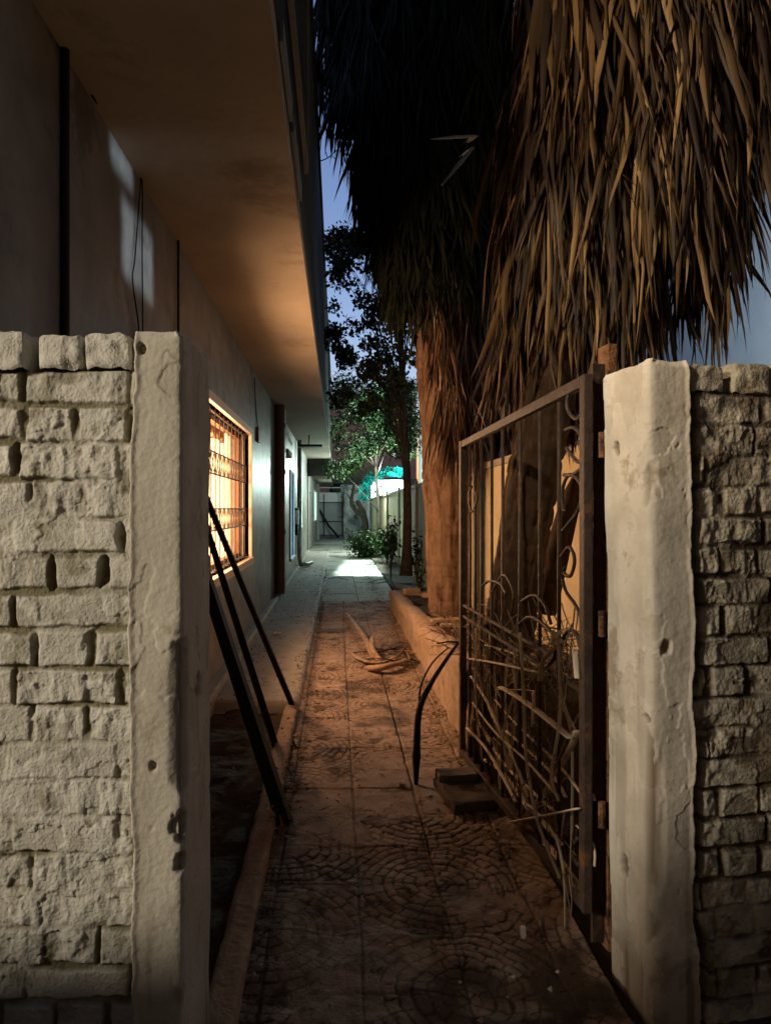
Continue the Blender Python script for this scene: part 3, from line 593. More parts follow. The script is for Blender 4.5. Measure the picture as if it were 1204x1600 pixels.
for i in range(n1 - 1):
    for j in range(n2 - 1):
        if random.random() < (.10 if j < n2 - 5 else .45): continue
        q = i * n2 + j; nf.append((q, q + n2, q + n2 + 1, q + 1))
tag(meshobj('shade_net', nv, nf, M_net), 'torn teal green shade net arched over the glaring panel', 'net')

# ------------------------------------------------------------------ leaves and palms
def ribbons(P0, D, L, Wd, droop, nseg=5, fold=0.35, twist=None):
    """numpy leaf ribbons: start points, directions, lengths, widths; droop bends them down."""
    n = len(P0); D = D / np.linalg.norm(D, axis=1, keepdims=True); pts = [P0]; dirs = [D]; d = D.copy(); p = P0.copy()
    for k in range(nseg):
        d = d + np.array([0, 0, -1]) * (droop[:, None] / nseg) + rng.normal(size=(n, 3)) * .06; d /= np.linalg.norm(d, axis=1, keepdims=True)
        p = p + d * (L[:, None] / nseg); pts.append(p.copy()); dirs.append(d.copy())
    side = rng.normal(size=(n, 3)) if twist is None else twist
    V = np.zeros((n, nseg + 1, 3, 3))
    for k in range(nseg + 1):
        u = k / nseg; wv = Wd * (math.sin(math.pi * min(1, .18 + u * .82)) ** .8 + .02) * (1 if k < nseg else .05)
        dd = dirs[k]; s = side + 0.25 * rng.normal(size=(n, 3)) * (k > 0); s = s - (s * dd).sum(1, keepdims=True) * dd; s /= np.linalg.norm(s, axis=1, keepdims=True) + 1e-9
        side = s; nn = np.cross(dd, s)
        V[:, k, 0] = pts[k] - s * wv[:, None] / 2; V[:, k, 1] = pts[k] + nn * wv[:, None] * fold; V[:, k, 2] = pts[k] + s * wv[:, None] / 2
    base = (np.arange(n) * (nseg + 1) * 3)[:, None, None]; k = np.arange(nseg)[None, :, None] * 3; c = np.arange(2)[None, None, :]
    a = base + k + c; F_ = np.stack([a, a + 1, a + 4, a + 3], -1).reshape(-1, 4)
    return V.reshape(-1, 3), F_
def join(parts):
    v = []; f = []; o = 0
    for a, b_ in parts: v.append(a); f.append(b_ + o); o += len(a)
    return np.concatenate(v), np.concatenate(f)
def skirt(axis, zs, rad, nf, seg=16, length=(.45, .8), width=(.018, .04), spread=.35, phis=(0, 2*math.pi), droop=.8):
    P0 = []; D = []; Tw = []
    for i in range(nf):
        z = random.uniform(*zs); ph = random.uniform(*phis); r = rad(z) * random.uniform(.72, 1.0); ax = axis(z)
        out = Vector((math.cos(ph), math.sin(ph), 0)); tan = Vector((-out.y, out.x, 0)); o0 = ax + out * r
        tilt = random.uniform(-.25, .25)
        for k in range(seg):
            a = (k / (seg - 1) - .5) * 2 * spread + random.uniform(-.08, .08)
            d = Vector((0, 0, -1)) * math.cos(a) + tan * (math.sin(a) + tilt * .5) + out * random.uniform(-.10, .22)
            P0.append(o0 + tan * a * .10 + Vector((0, 0, random.uniform(-.12, .05)))); D.append(d); Tw.append(tan + out * random.uniform(-.9, .9))
    n = len(P0)
    return ribbons(np.array(P0), np.array(D), rng.uniform(*length, n), rng.uniform(*width, n), rng.uniform(.2, droop, n), 6, .3, np.array(Tw))
def stalks(axis, zs, rad, n, m, root, r=.012):
    b = MB()
    for i in range(n):
        z = random.uniform(*zs); ph = random.uniform(0, 6.28); ax = axis(z + .3); out = Vector((math.cos(ph), math.sin(ph), 0))
        e = axis(z) + out * rad(z) * .9
        b.tube(bez(ax, ax + out * .2 + Vector((0, 0, .12)), e + Vector((0, 0, .15)), e, 6), r, 5, r * .6)
    return b.build('stalks', m, root, True)
def trunk(name, root, axis, z0, z1, r0, r1, m, rings=.11, amp=.02):
    n = 84; k = int((z1 - z0) / .016); v = []
    zz, tt = np.meshgrid(z0 + (z1 - z0) * np.arange(k + 1) / k, 2 * np.pi * np.arange(n) / n, indexing='ij')
    cx_, sx_ = np.cos(tt), np.sin(tt); ph_ = zz / rings + .25 * cx_ + .9 * fbm(cx_ * 2 + sx_ * 1.3 + 9, zz * 1.5, 3)
    NZ = fbm(cx_ * 1.4 + 5 + sx_, zz * 2.5, 4) + .55 * fbm(cx_ * 7 + 20, sx_ * 7 + zz * .8, 4); RG = -.018 * (1 - sst(0, .22, np.abs(ph_ - np.round(ph_)))) * vn(cx_ * 3 + 4, zz * 6) - .012 * (1 - sst(0, .03, np.abs(fbm(cx_ * 6 + 3, sx_ * 6 + zz * .6, 3))))
    for i in range(k + 1):
        z = z0 + (z1 - z0) * i / k; c = axis(z); rr = r0 + (r1 - r0) * i / k + .35 * r0 * math.exp(-(z - z0) / .10)
        for j in range(n):
            th = 2 * math.pi * j / n; q = NZ[i, j]; nz = q * amp * 2 + RG[i, j]
            v.append(c + Vector((math.cos(th), math.sin(th), 0)) * (rr + nz))
    f = [(i*n+j, i*n+(j+1) % n, (i+1)*n+(j+1) % n, (i+1)*n+j) for i in range(k) for j in range(n)]
    return meshobj(name, v, f, m, root, True)
# near palm, dark trunk, big pale skirt
ax_c = lambda z: Vector((.60 + max(0, z - .4) * .155 + .03 * max(0, z - 2), 3.75 - .10 * max(0, z - 1.2), z))
pc = thing('palm_tree', 'nearest palm with a huge skirt of pale dry leaves hanging behind the right gatepost', 'palm', ax_c(0.3))
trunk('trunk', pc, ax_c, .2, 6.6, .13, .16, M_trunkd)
radc = lambda z: .22 + .34 * float(sst(2.3, 3.4, z))
v1 = skirt(ax_c, (2.65, 5.8), radc, 330, 16, (.4, .9), (.011, .038), .26)
ax_c2 = lambda z: ax_c(z) + Vector((.22, -.25, 0))
v2 = skirt(ax_c2, (2.7, 4.6), lambda z: .36, 150, 14, (.4, .8), (.011, .036), .24)
v, f = join([v1, v2]); meshobj('dead_leaves', v, f, M_dead, pc, True)
stalks(ax_c, (2.7, 5.5), radc, 60, M_frond, pc)
v, f = skirt(lambda z: Vector((1.02, 4.1, z)), (2.1, 2.5), lambda z: .22, 26, 12, (.25, .5), (.01, .04), .3); v2, f2_ = skirt(lambda z: Vector((.8, 3.9, z)), (2.2, 2.7), lambda z: .2, 26, 12, (.3, .6), (.01, .035), .3); v, f = join([(v, f), (v2, f2_)]); meshobj('low_leaves', v, f, M_deadr, pc, True)
# middle palm, orange-lit trunk
ax_a = lambda z: Vector((.655 - .012 * z - .02 * max(0, z - 2), 7.25, z))
pa_ = thing('palm_tree', 'tall palm with a smooth orange-lit trunk standing in the raised bed beside the path', 'palm', ax_a(.2))
trunk('trunk', pa_, ax_a, .15, 7.2, .20, .42, M_trunk, amp=.035)
def rada(z): return float(np.interp(z, [1.8, 2.6, 3.4, 3.8, 4.5, 5.2, 5.9, 7], [.27, .32, .36, .50, .72, .95, 1.22, 1.3]))
v1 = skirt(ax_a, (2.3, 3.7), lambda z: rada(z) + .05, 85, 8, (.45, .85), (.012, .028), .14, phis=(-2.0, .9), droop=.4)
v, f = join([v1]); meshobj('dead_leaves', v, f, M_deadr, pa_, True)
v1 = skirt(ax_a, (3.8, 7.2), rada, 520, 16, (.45, .8), (.016, .036), .38); v2 = skirt(ax_a, (3.6, 7.2), lambda z: rada(z) * .6, 260, 16, (.5, .8), (.03, .06), .4)
v, f = join([v1, v2]); meshobj('crown', v, f, M_palmg, pa_, True)
stalks(ax_a, (3.8, 7), rada, 90, M_trunkd, pa_, .014)
b = MB(); b.tube([ax_a(4.9), W(742, 214, 6.3), W(705, 216, 5.95), W(672, 219, 5.8)], [.02, .026, .024, .008], 6, flat=.5); b.tube([ax_a(4.8), W(738, 232, 6.2), W(716, 258, 5.95), W(690, 290, 5.8)], [.015, .016, .022, .006], 6, flat=.4); b.build('cut_stalk', M_pipeg, pa_)
# slim palm behind the gate
ax_b = lambda z: Vector((1.22 - .015 * z, 8.6, z))
pb_ = thing('palm_tree', 'slimmer palm trunk seen through the left bars of the open gate', 'palm', ax_b(.2))
trunk('trunk', pb_, ax_b, .1, 6.0, .13, .17, M_trunk, amp=.02)
v, f = skirt(ax_b, (2.4, 6), lambda z: .35 + .12 * (z - 2), 200, 14, (.4, .8), (.018, .04), .3); meshobj('dead_leaves', v, f, M_deadr, pb_, True)

def leafquads(C, size, asp=.5, seed=0, down=.4):
    n = len(C); d = rng.normal(size=(n, 3)); d[:, 2] -= down; d /= np.linalg.norm(d, axis=1, keepdims=True)
    s = np.cross(d, rng.normal(size=(n, 3))); s /= np.linalg.norm(s, axis=1, keepdims=True); nn = np.cross(d, s)
    L = (size * rng.uniform(.6, 1.25, n))[:, None]; V = np.stack([C, C + d*L*.5 + s*L*asp/2 + nn*L*.06, C + d*L - nn*L*.08, C + d*L*.5 - s*L*asp/2 + nn*L*.06], 1)
    return V.reshape(-1, 3), np.arange(n*4).reshape(n, 4)
def branchy(root, base, top, r, tips, m, name='trunk', wob=.04):
    b = MB(); base = Vector(base); top = Vector(top); pts = []
    for i in range(12): 
        k = i / 11; p = base.lerp(top, k) + Vector((wob * math.sin(k * 7), wob * math.cos(k * 5), 0)) * (0 < k < 1); pts.append(p)
    rr = [r * (1 - .65 * i / 11) + (r * .4 if i == 0 else 0) for i in range(12)]
    b.tube(pts, rr, 10)
    for tp in tips:
        tp = Vector(tp); k = min(10, max(3, int(11 * min(1, max(.25, (tp.z - base.z) / (top.z - base.z) - .25))))); s = pts[k]
        mid = s.lerp(tp, .5) + Vector((0, 0, -.08)) + Vector([random.uniform(-.08, .08)] * 3)
        b.tube(bez(s, s.lerp(mid, .6), mid, tp, 6), rr[k] * .3, 6, .004)
    return b.build(name, m, root, True)
def crown(root, clusters, nleaf, size, m, asp=.5, name='crown', down=.4):
    C = []
    for (c, r) in clusters:
        n = int(nleaf * r * r * r); p = rng.normal(size=(n, 3)); p /= np.linalg.norm(p, axis=1, keepdims=True); p *= (rng.random((n, 1)) ** .45) * r
        C.append(np.array(c)[None] + p * np.array([1, 1, .85]))
    C = np.concatenate(C); v, f = leafquads(C, size, asp, down=down); return meshobj(name, v, f, m, root)
# slender tree
tr = thing('tree', 'slender dark tree with broad leaves silhouetted against the dusk sky beside the tall palm', 'tree', W(634, 898, 12))
tips = []; cl = []
random.seed(21)
def inprof(y):  # leftmost and rightmost photo columns of the crown per row
    return (np.interp(y, [350, 400, 460, 520, 640, 720], [512, 506, 520, 506, 512, 530]), np.interp(y, [350, 400, 460, 720], [560, 640, 650, 650]))
for i in range(150):
    y = random.uniform(365, 650) if i > 14 else random.uniform(365, 420); a, c = inprof(y); x = random.uniform(a + 4, c - 4); d = random.uniform(10.6, 13)
    r = random.uniform(.09, .22); p = W(x, y, d); cl.append((p, r))
    if i % 5 == 0: tips.append(p)
branchy(tr, W(634, 900, 12), W(628, 380, 12), .082, tips, M_bark)
crown(tr, cl, 15000, .085, M_leafd, .62)
# green-lit tree deeper in
tr2 = thing('tree', 'fine-leaved green tree lit by the floodlight arching over the far path', 'tree', W(590, 850, 24))
cl = []; tips = []
for i in range(150):
    y = random.uniform(590, 745); x = random.uniform(516, 650); 
    if y > 690 and x < 560 and random.random() < .65: continue
    if y > 712 and x > 570: continue
    d = random.uniform(17, 27); p = W(x, y, d); r = random.uniform(.22, .5); cl.append((p, r))
    if i % 6 == 0: tips.append(p)
branchy(tr2, W(590, 850, 24), W(588, 660, 23.5), .07, tips, M_bark)
crown(tr2, cl, 2500, .12, M_leaf, .34, down=.9)
# small forked tree by the whitewashed wall
tr3 = thing('tree', 'short forked bare tree trunk in front of the whitewashed wall', 'tree', W(570, 840, 31))
b = MB()
b.tube(smoothline([W(571, 842, 31), W(570, 815, 31), W(564, 795, 31), W(558, 782, 31)]), .17, 8, .09)
b.tube(smoothline([W(567, 805, 31), W(556, 798, 31), W(549, 785, 31), W(551, 770, 31), W(553, 758, 31)]), .11, 8, .06)
b.tube(smoothline([W(551, 788, 31), W(546, 778, 31), W(541, 770, 31)]), .05, 6, .02)
b.build('trunk', M_bark, tr3, True)
cl = [(W(random.uniform(525, 600), random.uniform(728, 768), random.uniform(29, 32)), random.uniform(.2, .4)) for _ in range(28)]
crown(tr3, cl, 900, .13, M_leaf, .4)
# shrubs and saplings on the right of the far path
def shrub(label, c, r, n, size, m, group=None, nm='shrub', cat='shrub', flat=.7, stems=8):
    t = thing(nm, label, cat, (c[0], c[1], 0), group); b = MB(); C = []
    for i in range(stems):
        a = random.uniform(0, 6.28); e = Vector((c[0] + math.cos(a)*r*random.uniform(.2, .9), c[1] + math.sin(a)*r*random.uniform(.2, .9), c[2]*random.uniform(.7, 1.6)))
        pts = bez((c[0], c[1], 0), (c[0], c[1], c[2]*.6), e - Vector((0, 0, .1)), e, 5); b.tube(pts, .010, 5, .004)
        for k in range(n // stems):
            p = pts[random.randint(2, 5)]; C.append(p + Vector([random.gauss(0, r*.22) for _ in range(3)]))
    b.build('stem', M_bark, t, True); C = np.array(C); C[:, 2] = np.maximum(C[:, 2], .02); v, f = leafquads(C, size, .45, down=-.1); meshobj('foliage', v, f, m, t); return t
shrub('dense low green bush spilling over the right edge of the far path', W(573, 845, 20.5)[:2] + (.38,) if False else (W(573, 845, 20.5).x, 20.5, .40), .62, 2600, .10, M_leaf, stems=18)
shrub('bright leafy bush lit green just behind the slender tree', (W(604, 850, 18).x, 18, .62), .45, 1100, .11, M_leaf, stems=12)
shrub('thin young plant with dark drooping leaves left of the slender tree', (W(610, 890, 13.5).x, 13.5, .75), .22, 110, .11, M_leafd, nm='sapling', cat='plant', stems=5)
shrub('thin young plant with dark leaves right of the slender tree', (W(652, 890, 12.6).x, 12.6, .6), .22, 110, .10, M_leafd, nm='sapling', cat='plant', stems=5)
shrub('small wispy plant at the foot of the orange palm', (W(655, 900, 10.4).x, 10.4, .42), .18, 90, .07, M_leafd, nm='sapling', cat='plant', stems=5)
tag_ = MB(); tag_.tube([W(848, 955, 4.35), W(868, 870, 4.3), W(893, 775, 4.25), W(902, 735, 4.2)], [.085, .08, .06, .012], 10); tg = tag_.build('wall_shadow_bar', M_trunkd, None, True); tg['label'] = 'dark bar added as the diagonal shadow on the garden wall, seen through the gate scrolls'; tg['category'] = 'shadow shape'  # dark shape added where a soft shadow crosses the garden wall
# twig crossing the sky gap
b = MB(); b.tube(smoothline([W(500, 253, 7), W(512, 248, 7), W(524, 238, 7), W(536, 226, 7)]), .006, 5, .004); b.tube([W(512, 248, 7), W(508, 236, 7)], .004, 4); b.tube([W(522, 240, 7), W(524, 228, 7)], .004, 4); b.tube([W(518, 244, 7), W(526, 252, 7)], .004, 4)
b.tube([W(534, 229, 7), W(600, 190, 7.1)], .007, 5)
b.build('twig', M_bark, pa_)

ct = thing('sky_block_tree', 'unseen spreading tree added above the frame to block sky light', 'tree', (4.6, -2.5, 0))  # canopy added overhead to cut sky light at the gateway
b = MB(); b.tube([(4.6, -2.5, -.1), (4.4, -2.2, 3.5), (3.4, -1.2, 6.5)], .25, 10, .15); b.tube([(4.4, -2.2, 3.5), (1, 0, 7.0), (-2.5, .5, 7.8)], .14, 8, .05); b.tube([(4.4, -2.2, 4), (4.5, 2, 7.4), (4, 7, 9.0)], .14, 8, .04); b.build('trunk', M_bark, ct, True)
C = np.stack([rng.uniform(-7, 8, 16000), rng.uniform(-6, 4.2, 16000), 7.6 + rng.normal(0, .5, 16000)], 1); C2 = np.stack([rng.uniform(1.4, 8, 9000), rng.uniform(3.5, 10, 9000), 9.2 + rng.normal(0, .5, 9000)], 1)
v, f = leafquads(np.concatenate([C, C2]), .28, .6); meshobj('crown', v, f, M_leafd, ct)
# ------------------------------------------------------------------ raised bed on the right
bed = thing('raised_bed', 'crumbling plastered raised bed along the right edge of the path', 'planter', A(.9, 6, 0))
hz = lambda t: float(np.interp(t, [3.2, 4.1, 6, 9.7], [1.25, 1.15, .85, .58]))
s0, s1 = 0.70, 0.86
prof = [(s0 + .035, -.05), (s0 + .03, .08), (s0 + .02, .2), (s0 + .01, .32), (s0, .42), (s0 + .01, .455), (s0 + .06, .47), (s1 - .03, .46), (s1, .44), (s1, .3)]
ts = np.arange(3.78, 9.62, .02); v = []
for t in ts:
    for k, (a, z) in enumerate(prof):
        n_ = fbm(np.array([z * 9 + a * 3]), np.array([t * 5]), 5)[0]; n2 = fbm(np.array([z * 9 + 50]), np.array([t * 4 + 9]), 4)[0]
        v.append(A(a + n_ * .07, t, z * hz(t) * (0.12 + .88 * float(sst(3.75, 4.0, t))) + n2 * .07 * (z > .3)))
n = len(prof); f = [(i*n+k, i*n+k+1, (i+1)*n+k+1, (i+1)*n+k) for i in range(len(ts)-1) for k in range(n-1)] + [tuple(range(n)), tuple((len(ts)-1)*n+k for k in range(n))[::-1]]
meshobj('retaining_wall', v, f, M_bed, bed, True)
s_ = np.arange(.72, 1.5, .025); t_ = np.arange(3.05, 9.7, .03); S, Tt = np.meshgrid(s_, t_, indexing='ij')
Z = .40 * np.interp(Tt, [3.2, 4.1, 6, 9.7], [1.25, 1.15, .85, .5]) * 1.0 + .10 * fbm(S * 5, Tt * 5, 5)
Z = Z * sst(3.1, 4.0, Tt - .3 * (S - .8))
meshobj('soil', np.stack([S - SK*Tt, Tt, Z], -1).reshape(-1, 3), gridfaces(len(s_), len(t_)), M_soil, bed, True)
b = MB(); b.abox(.72, 1.49, 9.55, 9.66, -.05, .24); b.build('end_wall', M_bed, bed)
s_ = np.arange(.93, 1.5, .03); t_ = np.arange(9.68, 24, .05); S, Tt = np.meshgrid(s_, t_, indexing='ij')
st(meshobj('garden_soil', np.stack([S - SK*Tt, Tt, .03 + .10*fbm(S*3, Tt*3, 4)], -1).reshape(-1, 3), gridfaces(len(s_), len(t_)), M_soil, smooth=True))
bb_ = [('loose brick lying askew on the far corner of the raised bed', W(642, 938, 9.0), .5, (.22, .10, .075), M_bed), ('second loose brick near the foot of the orange palm', W(668, 946, 8.6), 1.2, (.2, .1, .06), M_bed),
       ('flat clay tile on the raised bed left of the gate', W(702, 972, 6.2), .1, (.34, .12, .03), M_bed), ('narrow clay tile on the raised bed by the gate edge', W(712, 985, 5.8), -.1, (.26, .07, .025), M_bed)]
for lb, p, rz, sz, m in bb_:
    p.z = max(p.z, .47 * hz(p.y) - .0); tag(rough_box('loose_brick', (p.x, p.y, p.z + sz[2]/2), sz, m, 8, .012, rz=rz, sc=12), lb, 'brick')

# ------------------------------------------------------------------ open gate
G0 = Vector((.632, 2.20)); G1 = Vector((.425, 3.95)); GL = (G1 - G0).length; gd = (G1 - G0) / GL
def gpt(u, z, off=0): return Vector((G0.x + gd.x*u - gd.y*off*-1*-1, G0.y + gd.y*u + gd.x*off*-1*-1, z))
def gq(px, py, off=0.0):
    t = (px - 602) / F; u = (G0.x - G0.y * t) / (t * gd.y - gd.x); y = G0.y + gd.y * u
    return gpt(u, H + (CY - py) / F * y, off)
def gu(px): t = (px - 602) / F; return (G0.x - G0.y * t) / (t * gd.y - gd.x)
gate = thing('gate', 'rusty brown iron gate with scrolls and bars swung open into the lane', 'gate', (G0.x, G0.y, 0))
ztop = lambda u: 1.80 - .045 * u / GL; zbot = lambda u: .115 - .10 * u / GL
def gbar(b, u0, za, u1, zc, w_, th, off=0):
    # flat bar in gate plane from (u0,za) to (u1,zc)
    p = Vector((u0, za)); q = Vector((u1, zc)); d = (q - p).normalized(); nn = Vector((-d.y, d.x)) * w_ / 2; pts = []
    for o_ in (-th/2, th/2):
        for c in (p - nn, p + nn, q + nn, q - nn): pts.append(gpt(c.x, c.y, off + o_))
    b.hexa(pts)
b = MB()
gbar(b, .030, zbot(0), .030, ztop(0), .04, .03); gbar(b, GL - .02, zbot(GL), GL - .02, ztop(GL), .04, .035)
gbar(b, .051, ztop(0) - .019, GL - .041, ztop(GL) - .019, .036, .028); gbar(b, .051, zbot(0) + .02, GL - .041, zbot(GL) + .02, .04, .033)
b.build('frame', M_gate, gate, bevel=.003)
bars = [873, 843, 812, 785, 768, 752, 742, 734]
for px in bars:
    u = gu(px); b = MB(); b.tube([gpt(u, zbot(u) + .04), gpt(u, ztop(u) - .044)], .0075, 6)
    b.build('bar', M_gate, gate, True)
b = MB(); 
for zz in (.86, .80): gbar(b, .05, zz, GL - .04, zz - .01, .014, .012)
b.build('middle_rail', M_gate, gate)
def scroll(pts, r=.0065): b = MB(); b.tube(smoothline([gq(x, y, .004) for x, y in pts], 8), r, 6); b.build('scroll', M_gate, gate, True)
scroll([(886, 700), (905, 722), (912, 700), (908, 680), (897, 668), (884, 672)]); scroll([(882, 742), (895, 742), (912, 728), (914, 705), (905, 690)])
scroll([(880, 830), (888, 820), (903, 800), (911, 770), (903, 748), (890, 742), (881, 760), (880, 785), (884, 800)]); 
scroll([(878, 870), (890, 855), (898, 868), (898, 885), (892, 900), (883, 896), (884, 885)]); scroll([(880, 905), (886, 925), (900, 945), (911, 970), (912, 1000), (905, 1030)])
scroll([(755, 915), (765, 908), (782, 912), (792, 928)]); scroll([(770, 925), (785, 900), (795, 905), (804, 930), (800, 960)]); scroll([(816, 940), (835, 930), (852, 945), (862, 975)])
scroll([(738, 760), (733, 775), (738, 800), (746, 780), (742, 765)], .006); scroll([(800, 990), (825, 965), (850, 975), (868, 1000), (866, 1030), (845, 1050)]); scroll([(876, 1010), (890, 985), (908, 1000), (910, 1040), (896, 1060), (880, 1045)])
scroll([(905, 1310), (895, 1330), (905, 1352), (914, 1340)]); scroll([(903, 600), (890, 615), (888, 640), (902, 655), (912, 640)])
# jamb of rusty angle iron on the pier
jm = thing('gate_jamb', 'tall rusty angle iron post the gate hangs from, against the cream plaster', 'post', (.70, 2.2, 0))
def vpost(b, x, y, w_, d_, z0, z1, n=60, amp=.004, rz=.19):
    Rm = Matrix.Rotation(rz, 3, 'Z'); v = []; 
    for i in range(n+1):
        z = z0 + (z1 - z0) * i / n
        for dx, dy in ((-1, -1), (0, -1.02), (1, -1), (1, 1), (-1, 1)):
            nn = amp * 2 * fbm(np.array([dx * 3 + x * 50]), np.array([z * 22 + dy * 4]), 4)[0]
            v.append(Vector((x, y, z)) + Rm @ Vector((dx * w_/2 + nn, dy * d_/2 + nn, 0)))
    f = [(i*5+j, i*5+(j+1) % 5, (i+1)*5+(j+1) % 5, (i+1)*5+j) for i in range(n) for j in range(5)] + [(0,4,3,2,1), tuple(n*5+j for j in range(5))]
    b.add(v, f)
b = MB(); vpost(b, .708, 2.275, .026, .07, -.02, 1.90); b.build('angle_iron', M_rust, jm)
b = MB(); vpost(b, .676, 2.262, .040, .012, .0, 1.84); b.build('flange', M_iron, jm)
for z in (.42, 1.02, 1.58):
    b = MB(); b.tube([(.678, 2.225, z - .04), (.678, 2.225, z + .04)], .012, 8); b.build('hinge', M_rust, jm)
# dried cane and palm strips caught in the gate
def c6(x, y): return (640 + x / 2.908, 950 + y / 2.908)
strips = [
 ([(430,360),(560,430),(738,592)], 13), ([(742,560),(700,640),(600,800),(508,955)], 13), ([(512,972),(640,945),(806,912)], 13), ([(803,905),(650,720),(480,530),(372,415)], 9),
 ([(690,855),(560,700),(420,560),(298,430)], 9), ([(600,303),(450,210),(318,170)], 11), ([(292,232),(420,250),(600,296)], 11), ([(300,520),(420,720),(640,952)], 9), ([(298,545),(370,640),(470,800),(530,880)], 8),
 ([(430,560),(600,740),(700,862)], 8), ([(700,165),(706,500),(690,760),(700,880)], 9), ([(770,185),(760,420),(772,640),(745,735),(800,880)], 10), ([(765,190),(800,320)], 11), ([(655,170),(668,400),(690,600),(712,1085)], 8),
 ([(550,110),(548,400),(556,660),(630,950),(718,1230)], 8), ([(470,175),(452,500),(438,720)], 8), ([(480,250),(500,360),(462,560),(472,740)], 7), ([(410,150),(400,420),(440,760)], 8),
 ([(705,150),(640,240),(610,330)], 11), ([(560,1040),(650,1130),(735,1290)], 12), ([(720,1030),(742,1200),(738,1470)], 8), ([(752,990),(800,1080),(822,1180)], 7), ([(300,310),(350,400),(430,520),(475,640)], 8),
 ([(330,620),(380,700),(400,850),(560,1080)], 9), ([(520,880),(620,940),(715,1080)], 7), ([(300,150),(345,300),(370,560)], 5), ([(338,90),(330,400),(350,700)], 5), ([(360,110),(372,420),(380,720)], 5), ([(428,370),(560,375),(600,400),(590,540)], 7), ([(450,800),(500,900),(640,1060)], 8),
 ([(375,480),(480,640),(560,860)], 7), ([(310,690),(420,760),(510,930)], 10)]
GS = 'dried palm and cane strips tangled in the lower gate'
STR = []
for i, (pts, w_) in enumerate(strips):
    off = -.014 - .010 * (i % 3) if i % 2 else .016 + .008 * (i % 3)
    P = smoothline([gq(*c6(x, y), off + .012 * math.sin(k * 2.1 + i)) for k, (x, y) in enumerate(pts)], 6)
    wm = w_ / 2.908 / F * P[0].y * .55
    b = MB(); wm *= 2.7 if w_ > 10 else 1.9; b.tube(P, wm, 6, wm * .8, flat=.25)
    o = b.build('dried_strip', M_stick, None, True); o['group'] = GS; o['category'] = 'dried strip'
    a_, z_ = pts[0], pts[-1]; dx, dy = abs(z_[0] - a_[0]), abs(z_[1] - a_[1])
    kind = 'upright' if dx < dy * .3 else ('nearly level' if dy < dx * .6 else ('right-slanting' if (z_[0] - a_[0]) * (z_[1] - a_[1]) > 0 else 'left-slanting'))
    STR.append((kind, sum(p[0] for p in pts) / len(pts), w_, o))
ORD = ['first', 'second', 'third', 'fourth', 'fifth', 'sixth', 'seventh', 'eighth', 'ninth', 'tenth', 'eleventh', 'twelfth', 'thirteenth', 'fourteenth', 'fifteenth', 'sixteenth', 'seventeenth', 'eighteenth']
for kind in ('upright', 'nearly level', 'right-slanting', 'left-slanting'):
    for k, (_, x, w_, o) in enumerate(sorted([q for q in STR if q[0] == kind], key=lambda q: -q[1])):
        o['label'] = '%s %s %s strip counted from the hinge, tangled in the gate' % (ORD[k], kind, 'broad' if w_ > 10 else 'thin')
b = MB(); random.seed(12)
for i in range(150):
    px = random.uniform(738, 905); lo = 1190 + (px - 738) * 1.45; y0 = random.uniform(930, lo - 60); px2 = px + random.gauss(12, 35); y1 = y0 + random.uniform(40, 190)
    if not 730 < px2 < 912: continue
    lo2 = 1190 + (px2 - 738) * 1.45; y1 = min(y1, lo2)
    o1, o2 = random.uniform(-.05, .05), random.uniform(-.05, .05); p0, p1 = gq(px, y0, o1), gq(px2, y1, o2); md_ = p0.lerp(p1, .5) + Vector((random.uniform(-.04, .04), 0, random.uniform(-.05, .05)))
    b.tube(bez(p0, p0.lerp(md_, .7), md_, p1, 5), random.uniform(.0015, .004), 4, .0012)
tag(b.build('vine_tangle', mat('vine', (0.10, 0.065, 0.04), (0.24, 0.17, 0.11), 9, .85)), 'fine dry vine stems woven through the lower half of the gate', 'vines', kind='stuff')
# knot of torn cloth on the strips
tag(rough_box('rag', gq(880, 998, .03), (.032, .02, .045), M_stick, 10, .05, sc=45), 'small pale knotted rag tied at the top of the strips near the hinge', 'rag')
# tangle of dry twigs heaped on the bed behind the gate
b = MB(); random.seed(5)
for i in range(420):
    t = random.uniform(3.2, 5.6); s = random.uniform(.74, 1.4); z = .40 * float(np.interp(t, [3.2, 4.1, 6], [1.25, 1.15, .85])) + abs(random.gauss(.05, .09))
    a = random.uniform(0, 6.28); l = random.uniform(.06, .28); e = Vector((math.cos(a)*l, math.sin(a)*l, random.uniform(-.05, .14)))
    p = A(s, t, z); b.tube([p, p + e * .5 + Vector((0, 0, random.uniform(0, .04))), p + e], random.uniform(.0025, .006), 4, .0015)
tag(b.build('twig_litter', mat('twig', (0.14, 0.09, 0.055), (0.3, 0.2, 0.13), 9, .8)), 'tangled heap of dry twigs on the bed behind the gate', 'twigs', kind='stuff')

# ------------------------------------------------------------------ things lying about
def pole(label, bot, top, r, m=M_pole, square=True):
    b = MB(); b.tube([bot, Vector(bot).lerp(Vector(top), .5) + Vector((0, 0, -.004)), top], r, 4 if square else 8, r * .95)
    return tag(b.build('leaning_pole', m), label, 'pole', 'dark poles leaning on the house wall')
def onwall(px, py): t, z = wp(px, py); return A(SW + .03, t, z)
pole('thin dark pole leaning on the house wall under the lit window, farthest of the three', W(458, 1106, 4.92), onwall(285, 705), .024)
pole('dark pole leaning on the house wall, middle of the three', W(432, 1172, 4.08), onwall(290, 744), .027)
pole('thick dark beam leaning on the house wall, nearest of the three', W(446, 1288, 3.12), onwall(280, 800), .042)
